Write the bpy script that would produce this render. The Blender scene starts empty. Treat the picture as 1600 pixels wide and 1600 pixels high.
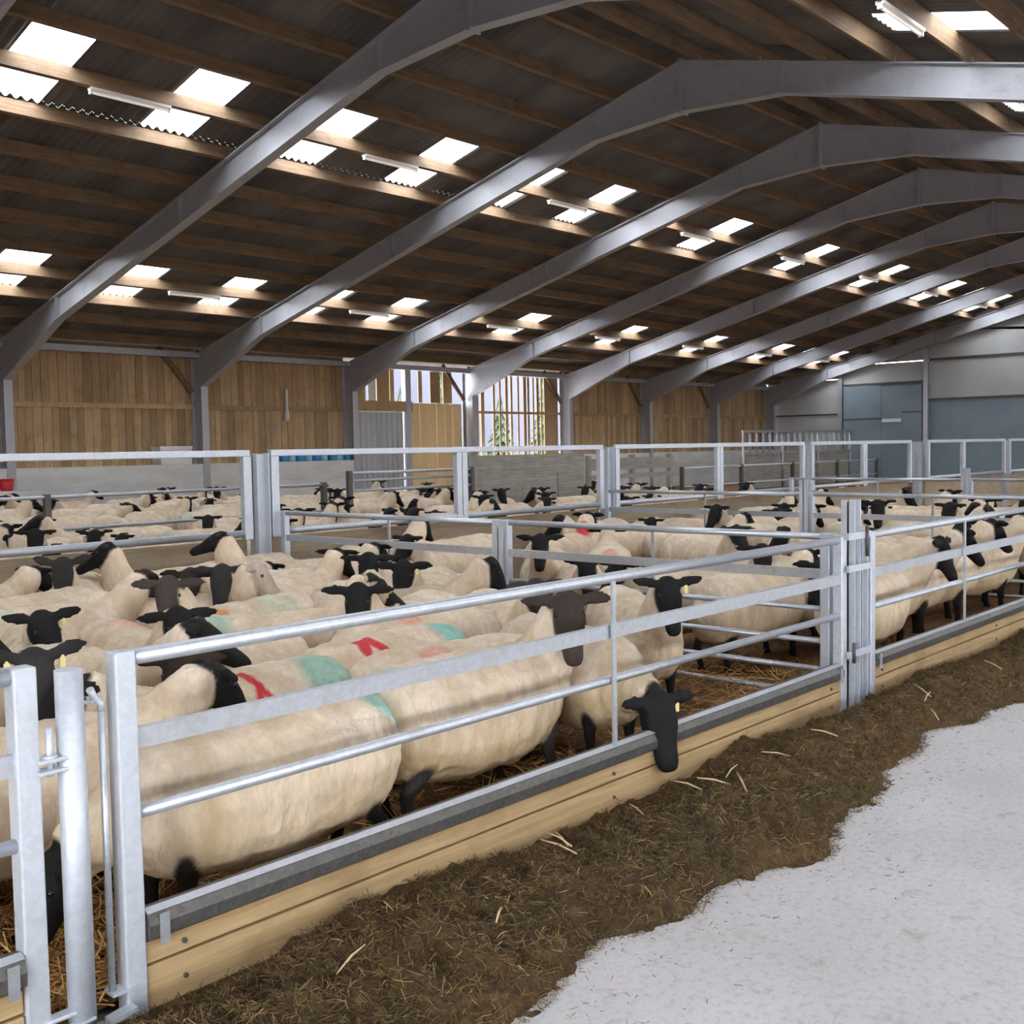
import bpy, bmesh, math, random
import numpy as np
from mathutils import Vector, Matrix, noise
random.seed(7)
rng = np.random.default_rng(11)
SC = bpy.context.scene
COL = SC.collection
PI = math.pi
rad = math.radians

# ------------------------------------------------------------------ helpers
class MB:
    """collects shapes, then links them as ONE mesh object"""
    def __init__(s): s.v = []; s.f = []; s.sm = []
    def add(s, vs, fs, smooth=False):
        o = len(s.v); s.v.extend([tuple(map(float, p)) for p in vs])
        s.f.extend([tuple(i + o for i in f) for f in fs]); s.sm.extend([smooth] * len(fs)); return s
    def box(s, x0, x1, y0, y1, z0, z1):
        v = [(x0,y0,z0),(x1,y0,z0),(x1,y1,z0),(x0,y1,z0),(x0,y0,z1),(x1,y0,z1),(x1,y1,z1),(x0,y1,z1)]
        return s.add(v, [(0,3,2,1),(4,5,6,7),(0,1,5,4),(1,2,6,5),(2,3,7,6),(3,0,4,7)])
    def bar(s, a, b, w, h, up=(0,0,1)):
        """rectangular bar from a to b; w across, h along up"""
        a = Vector(a); b = Vector(b); d = (b-a).normalized(); u = Vector(up)
        if abs(d.dot(u)) > .98: u = Vector((1,0,0))
        sd = d.cross(u).normalized(); u = sd.cross(d).normalized()
        v = [p + sd*(i*w/2) + u*(j*h/2) for p in (a, b) for i, j in ((-1,-1),(1,-1),(1,1),(-1,1))]
        return s.add(v, [(0,1,2,3),(7,6,5,4),(0,4,5,1),(1,5,6,2),(2,6,7,3),(3,7,4,0)])
    def tube(s, pts, r, n=12, cap=True):
        pts = [Vector(p) for p in pts]; rs = r if isinstance(r, (list, tuple)) else [r]*len(pts)
        vs = []; fs = []; m = len(pts); prev = None
        for i, p in enumerate(pts):
            d = (pts[min(i+1, m-1)] - pts[max(i-1, 0)]).normalized()
            if prev is None:
                u = Vector((0,0,1)) if abs(d.z) < .9 else Vector((1,0,0))
                u = (u - d*u.dot(d)).normalized()
            else: u = (prev - d*prev.dot(d)).normalized()
            prev = u; w = d.cross(u)
            for k in range(n):
                a = 2*PI*k/n; vs.append(p + (u*math.cos(a) + w*math.sin(a))*rs[i])
        for i in range(m-1):
            for k in range(n):
                k2 = (k+1) % n; fs.append((i*n+k, i*n+k2, (i+1)*n+k2, (i+1)*n+k))
        o = len(s.v); s.add(vs, fs, True)
        if cap:
            s.f.append(tuple(o+k for k in reversed(range(n)))); s.sm.append(False)
            s.f.append(tuple(o+(m-1)*n+k for k in range(n))); s.sm.append(False)
        return s
    def prism(s, poly, a, b, axis='x'):
        """polygon given in the plane across axis, extruded from a to b"""
        n = len(poly)
        def P(t, p): return (t, p[0], p[1]) if axis == 'x' else ((p[0], t, p[1]) if axis == 'y' else (p[0], p[1], t))
        v = [P(a, p) for p in poly] + [P(b, p) for p in poly]
        f = [tuple(range(n)), tuple(range(2*n-1, n-1, -1))] + [(i, i+n, (i+1) % n + n, (i+1) % n) for i in range(n)]
        return s.add(v, f)
    def mesh(s, name):
        me = bpy.data.meshes.new(name); me.from_pydata(s.v, [], s.f)
        me.polygons.foreach_set('use_smooth', s.sm)
        bm = bmesh.new(); bm.from_mesh(me); bmesh.ops.recalc_face_normals(bm, faces=bm.faces); bm.to_mesh(me); bm.free()
        me.update(); return me
    def build(s, name, mat, parent=None, bevel=0):
        me = s.mesh(name); me.materials.append(mat)
        o = bpy.data.objects.new(name, me); COL.objects.link(o)
        if parent: o.parent = parent
        if bevel:
            m = o.modifiers.new('bevel', 'BEVEL'); m.width = bevel; m.segments = 2; m.limit_method = 'ANGLE'
        return o

def tag(o, label=None, cat=None, group=None, kind=None):
    if label: o['label'] = label
    if cat: o['category'] = cat
    if group: o['group'] = group
    if kind: o['kind'] = kind
    return o
def empty(name, loc, rz=0, label=None, cat=None, group=None):
    o = bpy.data.objects.new(name, None); COL.objects.link(o); o.location = loc; o.rotation_euler = (0,0,rz)
    o.empty_display_size = .1
    return tag(o, label, cat, group)
def copy_tree(o, parent=None):
    c = o.copy(); COL.objects.link(c); c.parent = parent
    for ch in list(o.children): copy_tree(ch, c)
    return c

# ------------------------------------------------------------------ materials
def new_mat(name):
    m = bpy.data.materials.new(name); m.use_nodes = True; nt = m.node_tree
    b = nt.nodes['Principled BSDF']; return m, nt, b
def N(nt, t, **k):
    n = nt.nodes.new(t)
    for a, v in k.items():
        if a in n.inputs: n.inputs[a].default_value = v
        else: setattr(n, a, v)
    return n
def L(nt, a, b): nt.links.new(a, b)
def ramp(nt, fac, stops):
    r = nt.nodes.new('ShaderNodeValToRGB'); e = r.color_ramp.elements
    while len(e) < len(stops): e.new(.5)
    for i, (p, c) in enumerate(stops): e[i].position = p; e[i].color = (*c, 1) if len(c) == 3 else c
    L(nt, fac, r.inputs['Fac']); return r.outputs['Color']
def coords(nt, scale=(1,1,1), rot=(0,0,0), kind='Object'):
    t = nt.nodes.new('ShaderNodeTexCoord'); m = nt.nodes.new('ShaderNodeMapping')
    m.inputs['Scale'].default_value = scale; m.inputs['Rotation'].default_value = rot
    L(nt, t.outputs[kind], m.inputs['Vector']); return m.outputs['Vector']
def bump(nt, b, h, strength=.3, dist=.01):
    n = nt.nodes.new('ShaderNodeBump'); n.inputs['Strength'].default_value = strength; n.inputs['Distance'].default_value = dist
    L(nt, h, n.inputs['Height']); L(nt, n.outputs['Normal'], b.inputs['Normal']); return n
def mix(nt, f, a, b_, mode='MIX'):
    n = nt.nodes.new('ShaderNodeMix'); n.data_type = 'RGBA'; n.blend_type = mode
    if isinstance(f, (int, float)): n.inputs[0].default_value = f
    else: L(nt, f, n.inputs[0])
    for s, c in ((6, a), (7, b_)):
        if isinstance(c, tuple): n.inputs[s].default_value = (*c, 1) if len(c) == 3 else c
        else: L(nt, c, n.inputs[s])
    return n.outputs[2]
def plain(name, c, rough=.6, metal=0):
    m, nt, b = new_mat(name); b.inputs['Base Color'].default_value = (*c, 1)
    b.inputs['Roughness'].default_value = rough; b.inputs['Metallic'].default_value = metal; return m
def noisy(name, c1, c2, scale, rough=.7, metal=0, bs=0, bd=.01, stretch=(1,1,1), detail=6, lo=.35, hi=.65):
    m, nt, b = new_mat(name)
    n = N(nt, 'ShaderNodeTexNoise', Scale=scale, Detail=detail); L(nt, coords(nt, stretch), n.inputs['Vector'])
    L(nt, ramp(nt, n.outputs['Fac'], [(lo, c1), (hi, c2)]), b.inputs['Base Color'])
    b.inputs['Roughness'].default_value = rough; b.inputs['Metallic'].default_value = metal
    if bs: bump(nt, b, n.outputs['Fac'], bs, bd)
    return m
def wood(name, c1, c2, grain=(2,30,30), island=.35, stain=(.1,.06,.03), amount=.5, rough=.75):
    """planks: tone per board, long grain, knots and dirt"""
    m, nt, b = new_mat(name)
    n = N(nt, 'ShaderNodeTexNoise', Scale=1.6, Detail=8, Distortion=.6); L(nt, coords(nt, grain), n.inputs['Vector'])
    c = ramp(nt, n.outputs['Fac'], [(.3, c1), (.7, c2)])
    g = nt.nodes.new('ShaderNodeNewGeometry')
    v = N(nt, 'ShaderNodeMapRange'); L(nt, g.outputs['Random Per Island'], v.inputs['Value'])
    v.inputs['To Min'].default_value = 1-island; v.inputs['To Max'].default_value = 1+island*.5
    hsv = nt.nodes.new('ShaderNodeHueSaturation'); L(nt, v.outputs['Result'], hsv.inputs['Value']); L(nt, c, hsv.inputs['Color'])
    n2 = N(nt, 'ShaderNodeTexNoise', Scale=2.2, Detail=7, Roughness=.7); L(nt, coords(nt), n2.inputs['Vector'])
    d = N(nt, 'ShaderNodeMapRange'); L(nt, n2.outputs['Fac'], d.inputs['Value'])
    d.inputs['From Min'].default_value = .5; d.inputs['From Max'].default_value = .75; d.inputs['To Max'].default_value = amount
    L(nt, mix(nt, d.outputs['Result'], hsv.outputs['Color'], stain), b.inputs['Base Color'])
    b.inputs['Roughness'].default_value = rough
    bump(nt, b, n.outputs['Fac'], .25, .004)
    return m
def galv(name, c1, c2, dirt=.5, metal=.35, rough=.42):
    m, nt, b = new_mat(name)
    v = N(nt, 'ShaderNodeTexVoronoi', Scale=60.0); L(nt, coords(nt), v.inputs['Vector'])
    n = N(nt, 'ShaderNodeTexNoise', Scale=3.0, Detail=8, Roughness=.65); L(nt, coords(nt), n.inputs['Vector'])
    sep = nt.nodes.new('ShaderNodeSeparateColor'); L(nt, v.outputs['Color'], sep.inputs['Color'])
    a = ramp(nt, sep.outputs['Red'], [(0, c1), (1, c2)])
    d = N(nt, 'ShaderNodeMapRange'); L(nt, n.outputs['Fac'], d.inputs['Value'])
    d.inputs['From Min'].default_value = .56; d.inputs['From Max'].default_value = .75; d.inputs['To Max'].default_value = dirt
    L(nt, mix(nt, d.outputs['Result'], a, (.2,.17,.13)), b.inputs['Base Color'])
    b.inputs['Metallic'].default_value = metal; b.inputs['Roughness'].default_value = rough
    bump(nt, b, n.outputs['Fac'], .12, .004); return m

M = {}
M['rail'] = galv('galvanised_rail', (.50,.53,.57), (.57,.60,.66), .5, .6, .36)
M['pen_steel'] = galv('pen_steel', (.56,.60,.67), (.63,.67,.74), .4)
M['kerb_steel'] = galv('dark_steel', (.085,.082,.078), (.125,.12,.115), .6, .4, .42)  # shading on the sill's face is put into this dark colour
M['frame'] = galv('frame_steel', (.43,.44,.48), (.49,.50,.54), .4, .35, .5)
M['purlin'] = wood('purlin_timber', (.165,.103,.058), (.28,.182,.105), (1.2,30,30), .25, (.06,.035,.02), .55)
M['board'] = wood('wall_board', (.40,.265,.14), (.56,.39,.215), (20,20,1.5), .36, (.20,.11,.045), .5)
M['yellow_board'] = wood('yellow_board', (.80,.58,.30), (.90,.69,.40), (20,20,1.5), .08, (.4,.16,.05), .15)
M['kick'] = wood('kick_board', (.42,.28,.135), (.58,.41,.215), (1.5,30,30), .18, (.22,.135,.065), .6)
M['dull_board'] = wood('dull_board', (.30,.23,.155), (.42,.33,.23), (1.5,30,30), .2, (.16,.11,.06), .5)
M['grey_plank'] = wood('weathered_plank', (.26,.25,.22), (.46,.45,.41), (1.2,30,30), .3, (.10,.09,.07), .5)
M['white'] = plain('white_plastic', (.8,.8,.8), .4)
M['black'] = plain('black_rubber', (.015,.015,.015), .5)
M['red'] = plain('red_plastic', (.65,.03,.04), .4)
M['blue'] = plain('blue_plastic', (.05,.28,.62), .35)
M['pale_blue'] = plain('pale_blue_plastic', (.35,.62,.85), .35)
M['tag'] = plain('yellow_tag', (.85,.75,.35), .4)
M['eye'] = plain('dark_eye', (.01,.007,.004), .15)
M['panel'] = noisy('pale_panel', (.68,.69,.68), (.80,.81,.80), 1.5, .6, 0, .1, .01, (1,1,3))
M['sheet_grey'] = noisy('grey_sheet', (.42,.44,.46), (.52,.54,.56), .8, .5, .1, 0, .01, (3,3,.6))
M['gable_sheet'] = noisy('gable_sheet', (.44,.45,.45), (.52,.53,.53), .6, .55, .05)
M['gable_blue'] = noisy('blue_sheet', (.20,.26,.31), (.25,.31,.36), .7, .5, .1)
M['backdrop_wall'] = noisy('backdrop_wall', (.045,.048,.075), (.058,.06,.09), .6, .6)
M['leaf'] = noisy('leaf', (.008,.02,.006), (.03,.06,.02), 5, .8)
M['roof'] = noisy('roof_sheet', (.10,.09,.085), (.185,.17,.155), 1.1, .85, 0, .15, .01, (1,.4,1))
M['fitting'] = plain('light_fitting', (.75,.72,.68), .4)

def lamp_mat():
    m, nt, b = new_mat('lamp_tube'); b.inputs['Base Color'].default_value = (.9,.88,.84,1)
    b.inputs['Emission Color'].default_value = (1,.93,.84,1); b.inputs['Emission Strength'].default_value = .3
    return m
M['tube'] = lamp_mat()

def rooflight_mat():
    m, nt, b = new_mat('rooflight_sheet'); nt.nodes.remove(b)
    t = N(nt, 'ShaderNodeBsdfTransparent', Color=(.96,.97,.98,1)); d = N(nt, 'ShaderNodeBsdfTranslucent', Color=(.9,.9,.9,1))
    x = N(nt, 'ShaderNodeMixShader', Fac=.12)
    L(nt, t.outputs[0], x.inputs[1]); L(nt, d.outputs[0], x.inputs[2])
    L(nt, x.outputs[0], nt.nodes['Material Output'].inputs['Surface']); return m
M['rooflight'] = rooflight_mat()

def concrete():
    m, nt, b = new_mat('concrete_floor')
    co = coords(nt)
    n1 = N(nt, 'ShaderNodeTexNoise', Scale=.9, Detail=9, Roughness=.65); L(nt, co, n1.inputs['Vector'])
    n2 = N(nt, 'ShaderNodeTexNoise', Scale=34, Detail=9, Roughness=.75); L(nt, co, n2.inputs['Vector'])
    n3 = N(nt, 'ShaderNodeTexNoise', Scale=6, Detail=9, Roughness=.72, Distortion=.6); L(nt, coords(nt, (1,1.3,1), (0,0,.5)), n3.inputs['Vector'])
    c = ramp(nt, n1.outputs['Fac'], [(.3, (.41,.385,.38)), (.7, (.62,.60,.61))])
    c = mix(nt, .5, c, ramp(nt, n2.outputs['Fac'], [(.34, (.30,.28,.275)), (.50, (.61,.59,.60))]))
    d = N(nt, 'ShaderNodeMapRange'); L(nt, n3.outputs['Fac'], d.inputs['Value'])
    d.inputs['From Min'].default_value = .58; d.inputs['From Max'].default_value = .74; d.inputs['To Max'].default_value = .75
    c = mix(nt, d.outputs['Result'], c, (.26,.225,.19))
    L(nt, c, b.inputs['Base Color']); b.inputs['Roughness'].default_value = .7
    ad = nt.nodes.new('ShaderNodeMath'); ad.operation = 'ADD'; L(nt, n2.outputs['Fac'], ad.inputs[0]); L(nt, n3.outputs['Fac'], ad.inputs[1])
    bump(nt, b, ad.outputs[0], .5, .012); return m
M['concrete'] = concrete()
def straw_mat():
    m, nt, b = new_mat('straw_bed')
    n = N(nt, 'ShaderNodeTexNoise', Scale=16, Detail=9, Roughness=.75, Distortion=1.5); L(nt, coords(nt), n.inputs['Vector'])
    L(nt, ramp(nt, n.outputs['Fac'], [(.3, (.05,.025,.012)), (.5, (.22,.11,.045)), (.72, (.42,.25,.10))]), b.inputs['Base Color'])
    b.inputs['Roughness'].default_value = .95; bump(nt, b, n.outputs['Fac'], .9, .03); return m
M['bed'] = straw_mat()
M['straw'] = noisy('straw', (.42,.22,.07), (.72,.46,.19), 3, .7)
M['pale_straw'] = plain('pale_straw', (.62,.47,.27), .7)
def silage_mat():
    m, nt, b = new_mat('silage')
    n = N(nt, 'ShaderNodeTexNoise', Scale=22, Detail=10, Roughness=.78, Distortion=1.0); L(nt, coords(nt), n.inputs['Vector'])
    n2 = N(nt, 'ShaderNodeTexNoise', Scale=1.6, Detail=4); L(nt, coords(nt), n2.inputs['Vector'])
    c = ramp(nt, n.outputs['Fac'], [(.34, (.026,.016,.006)), (.52, (.13,.077,.025)), (.74, (.31,.20,.072))])
    g = mix(nt, 1.0, c, ramp(nt, n2.outputs['Fac'], [(.35, (.75,.8,.6)), (.65, (1.15,1.0,.9))]), 'MULTIPLY')
    L(nt, g, b.inputs['Base Color']); b.inputs['Roughness'].default_value = .9
    bump(nt, b, n.outputs['Fac'], 1.0, .03); return m
M['silage'] = silage_mat()
def fibre_mat():
    m, nt, b = new_mat('silage_fibre')
    g = nt.nodes.new('ShaderNodeNewGeometry')
    L(nt, ramp(nt, g.outputs['Random Per Island'], [(0, (.03,.018,.007)), (.5, (.11,.066,.022)), (.92, (.25,.155,.055)), (1, (.42,.31,.15))]), b.inputs['Base Color'])
    b.inputs['Roughness'].default_value = .8; return m
M['fibre'] = fibre_mat()
def straw_blade():
    m, nt, b = new_mat('straw_blade')
    g = nt.nodes.new('ShaderNodeNewGeometry')
    L(nt, ramp(nt, g.outputs['Random Per Island'], [(0, (.22,.10,.03)), (.5, (.60,.32,.10)), (1, (.82,.54,.21))]), b.inputs['Base Color'])
    b.inputs['Roughness'].default_value = .7; return m
M['blade'] = straw_blade()
def wool_mat():
    """colour and blackness come from the fleece's own vertex attribute"""
    m, nt, b = new_mat('sheep_coat')
    a = nt.nodes.new('ShaderNodeVertexColor'); a.layer_name = 'Coat'
    n = N(nt, 'ShaderNodeTexNoise', Scale=26, Detail=8, Roughness=.7, Distortion=.4); L(nt, coords(nt, (1,1,.55)), n.inputs['Vector'])
    n2 = N(nt, 'ShaderNodeTexNoise', Scale=3.2, Detail=5, Roughness=.6); L(nt, coords(nt, (1.4,1.4,.7)), n2.inputs['Vector'])
    n3 = N(nt, 'ShaderNodeTexVoronoi', Scale=70.0); L(nt, coords(nt), n3.inputs['Vector'])
    v = ramp(nt, n.outputs['Fac'], [(.3, (.86,.83,.78)), (.65, (1.05,1.05,1.05))])
    v2 = ramp(nt, n2.outputs['Fac'], [(.33, (.80,.73,.60)), (.6, (1.05,1.04,1.02))])
    c = mix(nt, 1.0, a.outputs['Color'], v, 'MULTIPLY'); c = mix(nt, 1.0, c, v2, 'MULTIPLY')
    n4 = N(nt, 'ShaderNodeTexNoise', Scale=5.5, Detail=3, Roughness=.5, Distortion=.5); L(nt, coords(nt, (2.8,2.8,.6)), n4.inputs['Vector'])
    cr = ramp(nt, n4.outputs['Fac'], [(.43, (1,1,1)), (.498, (.66,.55,.40)), (.56, (1,1,1))])  # crease shade painted in as darker lines
    ms = N(nt, 'ShaderNodeMapRange'); L(nt, n2.outputs['Fac'], ms.inputs['Value']); ms.inputs['From Min'].default_value = .42; ms.inputs['From Max'].default_value = .62; ms.inputs['To Max'].default_value = .36
    cr = mix(nt, ms.outputs['Result'], (1,1,1), cr); c = mix(nt, 1.0, c, cr, 'MULTIPLY')
    L(nt, c, b.inputs['Base Color'])
    r = N(nt, 'ShaderNodeMapRange'); L(nt, a.outputs['Alpha'], r.inputs['Value']); r.inputs['To Min'].default_value = .95; r.inputs['To Max'].default_value = .72
    L(nt, r.outputs['Result'], b.inputs['Roughness'])
    b.inputs['Specular IOR Level'].default_value = .25
    ad = nt.nodes.new('ShaderNodeMath'); ad.operation = 'ADD'; L(nt, n.outputs['Fac'], ad.inputs[0]); L(nt, n3.outputs['Distance'], ad.inputs[1])
    ad2 = nt.nodes.new('ShaderNodeMath'); ad2.operation = 'ADD'; sp = nt.nodes.new('ShaderNodeSeparateColor'); L(nt, cr, sp.inputs['Color'])
    L(nt, n.outputs['Fac'], ad2.inputs[0]); L(nt, sp.outputs['Blue'], ad2.inputs[1])
    bump(nt, b, ad2.outputs[0], .6, .014)
    return m
M['coat'] = wool_mat()

# ------------------------------------------------------------------ the building
X0, BAY = 5.426, 4.8
YW, YO = 23.746, 24.2            # column inner face, outer cladding
YA, ZA, TH = 9.744, 7.693, rad(14.207)
T = math.tan(TH)
YR = 2*YA - YW                   # right hand columns
XG = X0 + 8*BAY                  # far gable
XN = X0 - 2*BAY                  # near end, open
def rz(y): return ZA - T*abs(y - YA)          # top of rafters
LIFT = .245
def sz(y): return rz(y) + LIFT                # roof sheet plane

# floor
fl = MB(); fl.box(-30, 70, -40, 60, -.3, .0)
tag(fl.build('floor', M['concrete']), kind='structure')

# roof sheeting: corrugated, with the rooflight openings left out
RLW = .80
rl_x = []
for n in range(-2, 8):
    for o in (.92, 3.27): rl_x.append(X0 + n*BAY + o)
rows_l = [(13.50, 15.22), (19.92, 21.55)]
rows_r = [(2*YA-b, 2*YA-a) for a, b in rows_l]
PITCH = .147
def corr(x): return .028*math.cos(2*PI*x/PITCH)
def sheet_strip(mb, x0, x1, y0, y1):
    n = max(2, int(round((x1-x0)/PITCH*6)))
    xs = [x0 + (x1-x0)*i/n for i in range(n+1)]
    v = []; f = []
    for x in xs:
        for y in (y0, y1): v.append((x, y, sz(y) + corr(x)))
    for i in range(n): f.append((2*i, 2*i+2, 2*i+3, 2*i+1))
    mb.add(v, f, True)
ceil = MB(); wins = []
edges = [(YA, 13.50), (13.50, 15.22), (15.22, 19.92), (19.92, 21.55), (21.55, YO+.35)]
for mirror in (False, True):
    for k, (a, b) in enumerate(edges):
        y0, y1 = (a, b) if not mirror else (2*YA-b, 2*YA-a)
        if k in (1, 3):
            x = XN - .3
            for rx in rl_x:
                sheet_strip(ceil, x, rx, y0, y1); x = rx + RLW
                wins.append((rx, rx+RLW, y0, y1))
            sheet_strip(ceil, x, XG+.3, y0, y1)
        else: sheet_strip(ceil, XN-.3, XG+.3, y0, y1)
o = ceil.build('ceiling', M['roof']); tag(o, kind='structure')
for i, (a, b, c, d) in enumerate(wins):
    w = MB(); sheet_strip(w, a-.02, b+.02, c, d)
    tag(w.build('window_%d' % (i+1), M['rooflight']), kind='structure')

# purlins: on top of the rafters, all along the building
PUR = [15.2 + 1.04*k for k in range(-5, 9)]
ords = ['first','second','third','fourth','fifth','sixth','seventh','eighth','ninth','tenth','eleventh','twelfth','thirteenth','fourteenth','fifteenth']
CT, ST = math.cos(TH), math.sin(TH)
def purlin(y, side, label):
    mb = MB(); L_ = 4.8; x = XN - .2
    z = rz(y)
    # cross-section, square to the roof
    if side > 0: poly = [(y, z), (y+.075*CT, z-.075*ST), (y+.075*CT+.215*ST, z-.075*ST+.215*CT), (y+.215*ST, z+.215*CT)]
    else: poly = [(y, z), (y-.075*CT, z-.075*ST), (y-.075*CT-.215*ST, z-.075*ST+.215*CT), (y-.215*ST, z+.215*CT)]
    mb.prism(poly, XN-.2, XG+.1)
    tag(mb.build('roof_purlin', M['purlin']), label, 'purlin', 'timber roof purlins')
for k, y in enumerate(reversed(PUR)):
    purlin(y, 1, 'long timber roof purlin, %s one up from the plank wall eaves' % ords[k])
for k, y in enumerate(reversed(PUR)):
    purlin(2*YA - y, -1, 'long timber roof purlin on the right hand slope, %s up from the open side' % ords[k])
eb = MB(); eb.box(XN, XG, YO-.30, YO-.05, 3.98, 4.12)
tag(eb.build('eaves_beam', M['frame']), 'grey steel eaves beam running along the top of the plank wall', 'beam')

# steel portal frames
FW = .19
def rafter_bottom(y):
    s = abs(y - YA)
    d = .47
    if s < 1.75: d = .47 + (.80-.47)*(1 - s/1.75)
    e = (YW - YA) - s
    if e < 2.5: d = .47 + (.66-.0)*(.62)*(1 - max(e,0)/2.5)
    return rz(y) - d
def half(side):
    pts = [YA, YA+1.75, YA+6, YW-2.5, YW, YO]
    web, fl_ = MB(), MB()
    def m(y): return y if side > 0 else 2*YA - y
    top = [(m(y), rz(y)) for y in pts]; bot = [(m(y), rafter_bottom(y)) for y in pts[:-1]] + [(m(YO), rafter_bottom(YW))]
    for i in range(len(pts)-1):
        web.prism([top[i], top[i+1], bot[i+1], bot[i]], -.008, .008)
        for P, q, s in ((top[i], top[i+1], -1), (bot[i], bot[i+1], 1)):
            if s == 1 and i == len(pts)-2: continue
            web.prism([P, q, (q[0], q[1]+s*.02), (P[0], P[1]+s*.02)], -FW/2, FW/2)
    return web
RAFT = {s: half(s).mesh('rafter') for s in (1, -1)}
def col_mesh(side):
    mb = MB()
    def m(y): return y if side > 0 else 2*YA - y
    zt = rafter_bottom(YW)
    a, b = sorted((m(YW), m(YO)))
    mb.box(-.007, .007, a, b, 0, rz(YO)-.05)
    f = m(YW); g = m(YO)
    mb.box(-FW/2, FW/2, min(f, f+.018*(1 if side>0 else -1)), max(f, f+.018*(1 if side>0 else -1)), 0, zt)
    mb.box(-FW/2, FW/2, min(g, g-.018*(1 if side>0 else -1)), max(g, g-.018*(1 if side>0 else -1)), 0, rz(YO)-.05)
    return mb.mesh('column')
COLM = {s: col_mesh(s) for s in (1, -1)}
def ap_mesh():
    mb = MB(); mb.box(-FW/2-.01, FW/2+.01, YA-.022, YA+.022, rafter_bottom(YA)-.03, ZA+.02); return mb.mesh('apex_plate')
APM = ap_mesh()
STIFF = []
for sd in (1, -1):
    for y in (YA+1.75, YA+6.9, YW-2.5):
        b_, t_ = rafter_bottom(y)+.02, rz(y)-.02; y = y if sd > 0 else 2*YA-y
        q = MB(); q.box(-FW/2+.01, FW/2-.01, y-.006, y+.006, b_, t_); STIFF.append(q.mesh('stiffener'))
clq = MB(); clq.box(-.05, -.03, -.005, .005, -.09, .09); CLM = clq.mesh('cleat')
for me in list(RAFT.values()) + list(COLM.values()) + [APM, CLM] + STIFF: me.materials.append(M['frame'])
def part(name, me, par):
    o = bpy.data.objects.new(name, me); COL.objects.link(o); o.parent = par; return o
fr_lab = {-2: 'grey steel portal frame at the open near end of the barn', -1: 'grey steel portal frame just overhead, nearest of those with a column outside the picture',
 0: 'grey steel portal frame whose rafter cuts the top left corner of the photo', 1: 'grey steel portal frame with the long rafter nearest the camera, column at left edge',
 2: 'second grey steel portal frame, column beside the second plank bay', 3: 'grey steel portal frame whose column stands left of the grey sheet door',
 4: 'grey steel portal frame whose column stands between the yellow boards and the spaced slats', 5: 'grey steel portal frame just past the spaced slat bay',
 6: 'grey steel portal frame two bays short of the far gable', 7: 'grey steel portal frame one bay short of the far gable', 8: 'grey steel end frame standing against the far gable wall'}
for n in range(-2, 9):
    e = empty('portal_frame', (X0+n*BAY - (.12 if n == 8 else 0), 0, 0), 0, fr_lab[n], 'portal frame', 'grey steel portal frames')
    for s in (1, -1): part('rafter', RAFT[s], e); part('column', COLM[s], e)
    part('apex_plate', APM, e)
    for q in STIFF: part('stiffener', q, e)
    if n > 0:
        for y in PUR:
            for yy in (y+.085, 2*YA-y-.085): part('cleat', CLM, e).location = (0, yy, rz(yy)+.07)

# fluorescent fittings hanging under the purlins
fit = MB(); fit.box(-.6, .6, -.05, .05, .035, .075); 
tub = MB(); tub.tube([(-.58,0,.008), (.58,0,.008)], .02, 10)
fit_me = fit.mesh('fitting'); fit_me.materials.append(M['fitting']); tub_me = tub.mesh('lamp_tube'); tub_me.materials.append(M['tube'])
cap = MB(); cap.box(-.015,.015,-.03,.03,-.015,.036); cap_me = cap.mesh('lamp_holder'); cap_me.materials.append(M['fitting'])
def lamp(x, y, label, g):
    e = empty('strip_light', (x, y, rz(y)-.075), 0, label, 'strip light', g)
    part('fitting', fit_me, e); part('lamp_tube', tub_me, e); part('lamp_holder', cap_me, e).location = (-.585,0,0); part('lamp_holder', cap_me, e).location = (.585,0,0)
bayname = ['at the near end','over the camera','in the top left bay','past the first long rafter','in the third bay along','in the fourth bay along','in the fifth bay along','in the sixth bay along','in the seventh bay along','by the gable']
for n in range(-1, 8):
    xx = X0 + n*BAY + 2.55
    lamp(xx, PUR[4]+.04, 'white strip light between the upper rooflights, ' + bayname[n+2], 'upper strip lights')
    lamp(xx, PUR[10]+.04, 'white strip light below the lower rooflights near the eaves, ' + bayname[n+2], 'lower strip lights')
    lamp(xx, 2*YA-PUR[4]-.04, 'white strip light under the right hand slope, ' + bayname[n+2], 'right slope strip lights')

# ------------------------------------------------------------------ plank wall on the left
def boards(mb, x0, x1, z0, z1, y, w=.19, gap=.004, skip=()):
    x = x0; i = 0
    while x < x1 - .02:
        ww = min(w*random.uniform(.8, 1.2), x1-x)
        if i not in skip:
            yy = y + random.uniform(-.006, .006)
            mb.box(x+gap, x+ww-gap, yy, yy+.022, z0+random.uniform(-.006,.006), z1)
        x += ww; i += 1
wl = MB()
for n in (-2,-1,0,1,2,5,6,7):
    xa, xb = X0+n*BAY, X0+(n+1)*BAY
    boards(wl, xa, xb, 2.80, 4.10, YO+.02); boards(wl, xa, xb, 1.30, 2.80, YO+.02); wl.box(xa, xb, YO+.05, YO+.075, 1.2, 4.25)  # last box is a backing added to keep light out of the cracks
tag(wl.build('wall_left', M['board']), kind='structure')
rl = MB()
for n in (-2,-1,0,1,2,5,6,7):
    xa, xb = X0+n*BAY+.1, X0+(n+1)*BAY-.1
    rl.box(xa, xb, YO-.07, YO+.01, 2.72, 2.83); rl.box(xa, xb, YO-.07, YO+.01, 4.02, 4.2)
tag(rl.build('trim_1', M['board']), kind='structure')
pn = MB()
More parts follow.
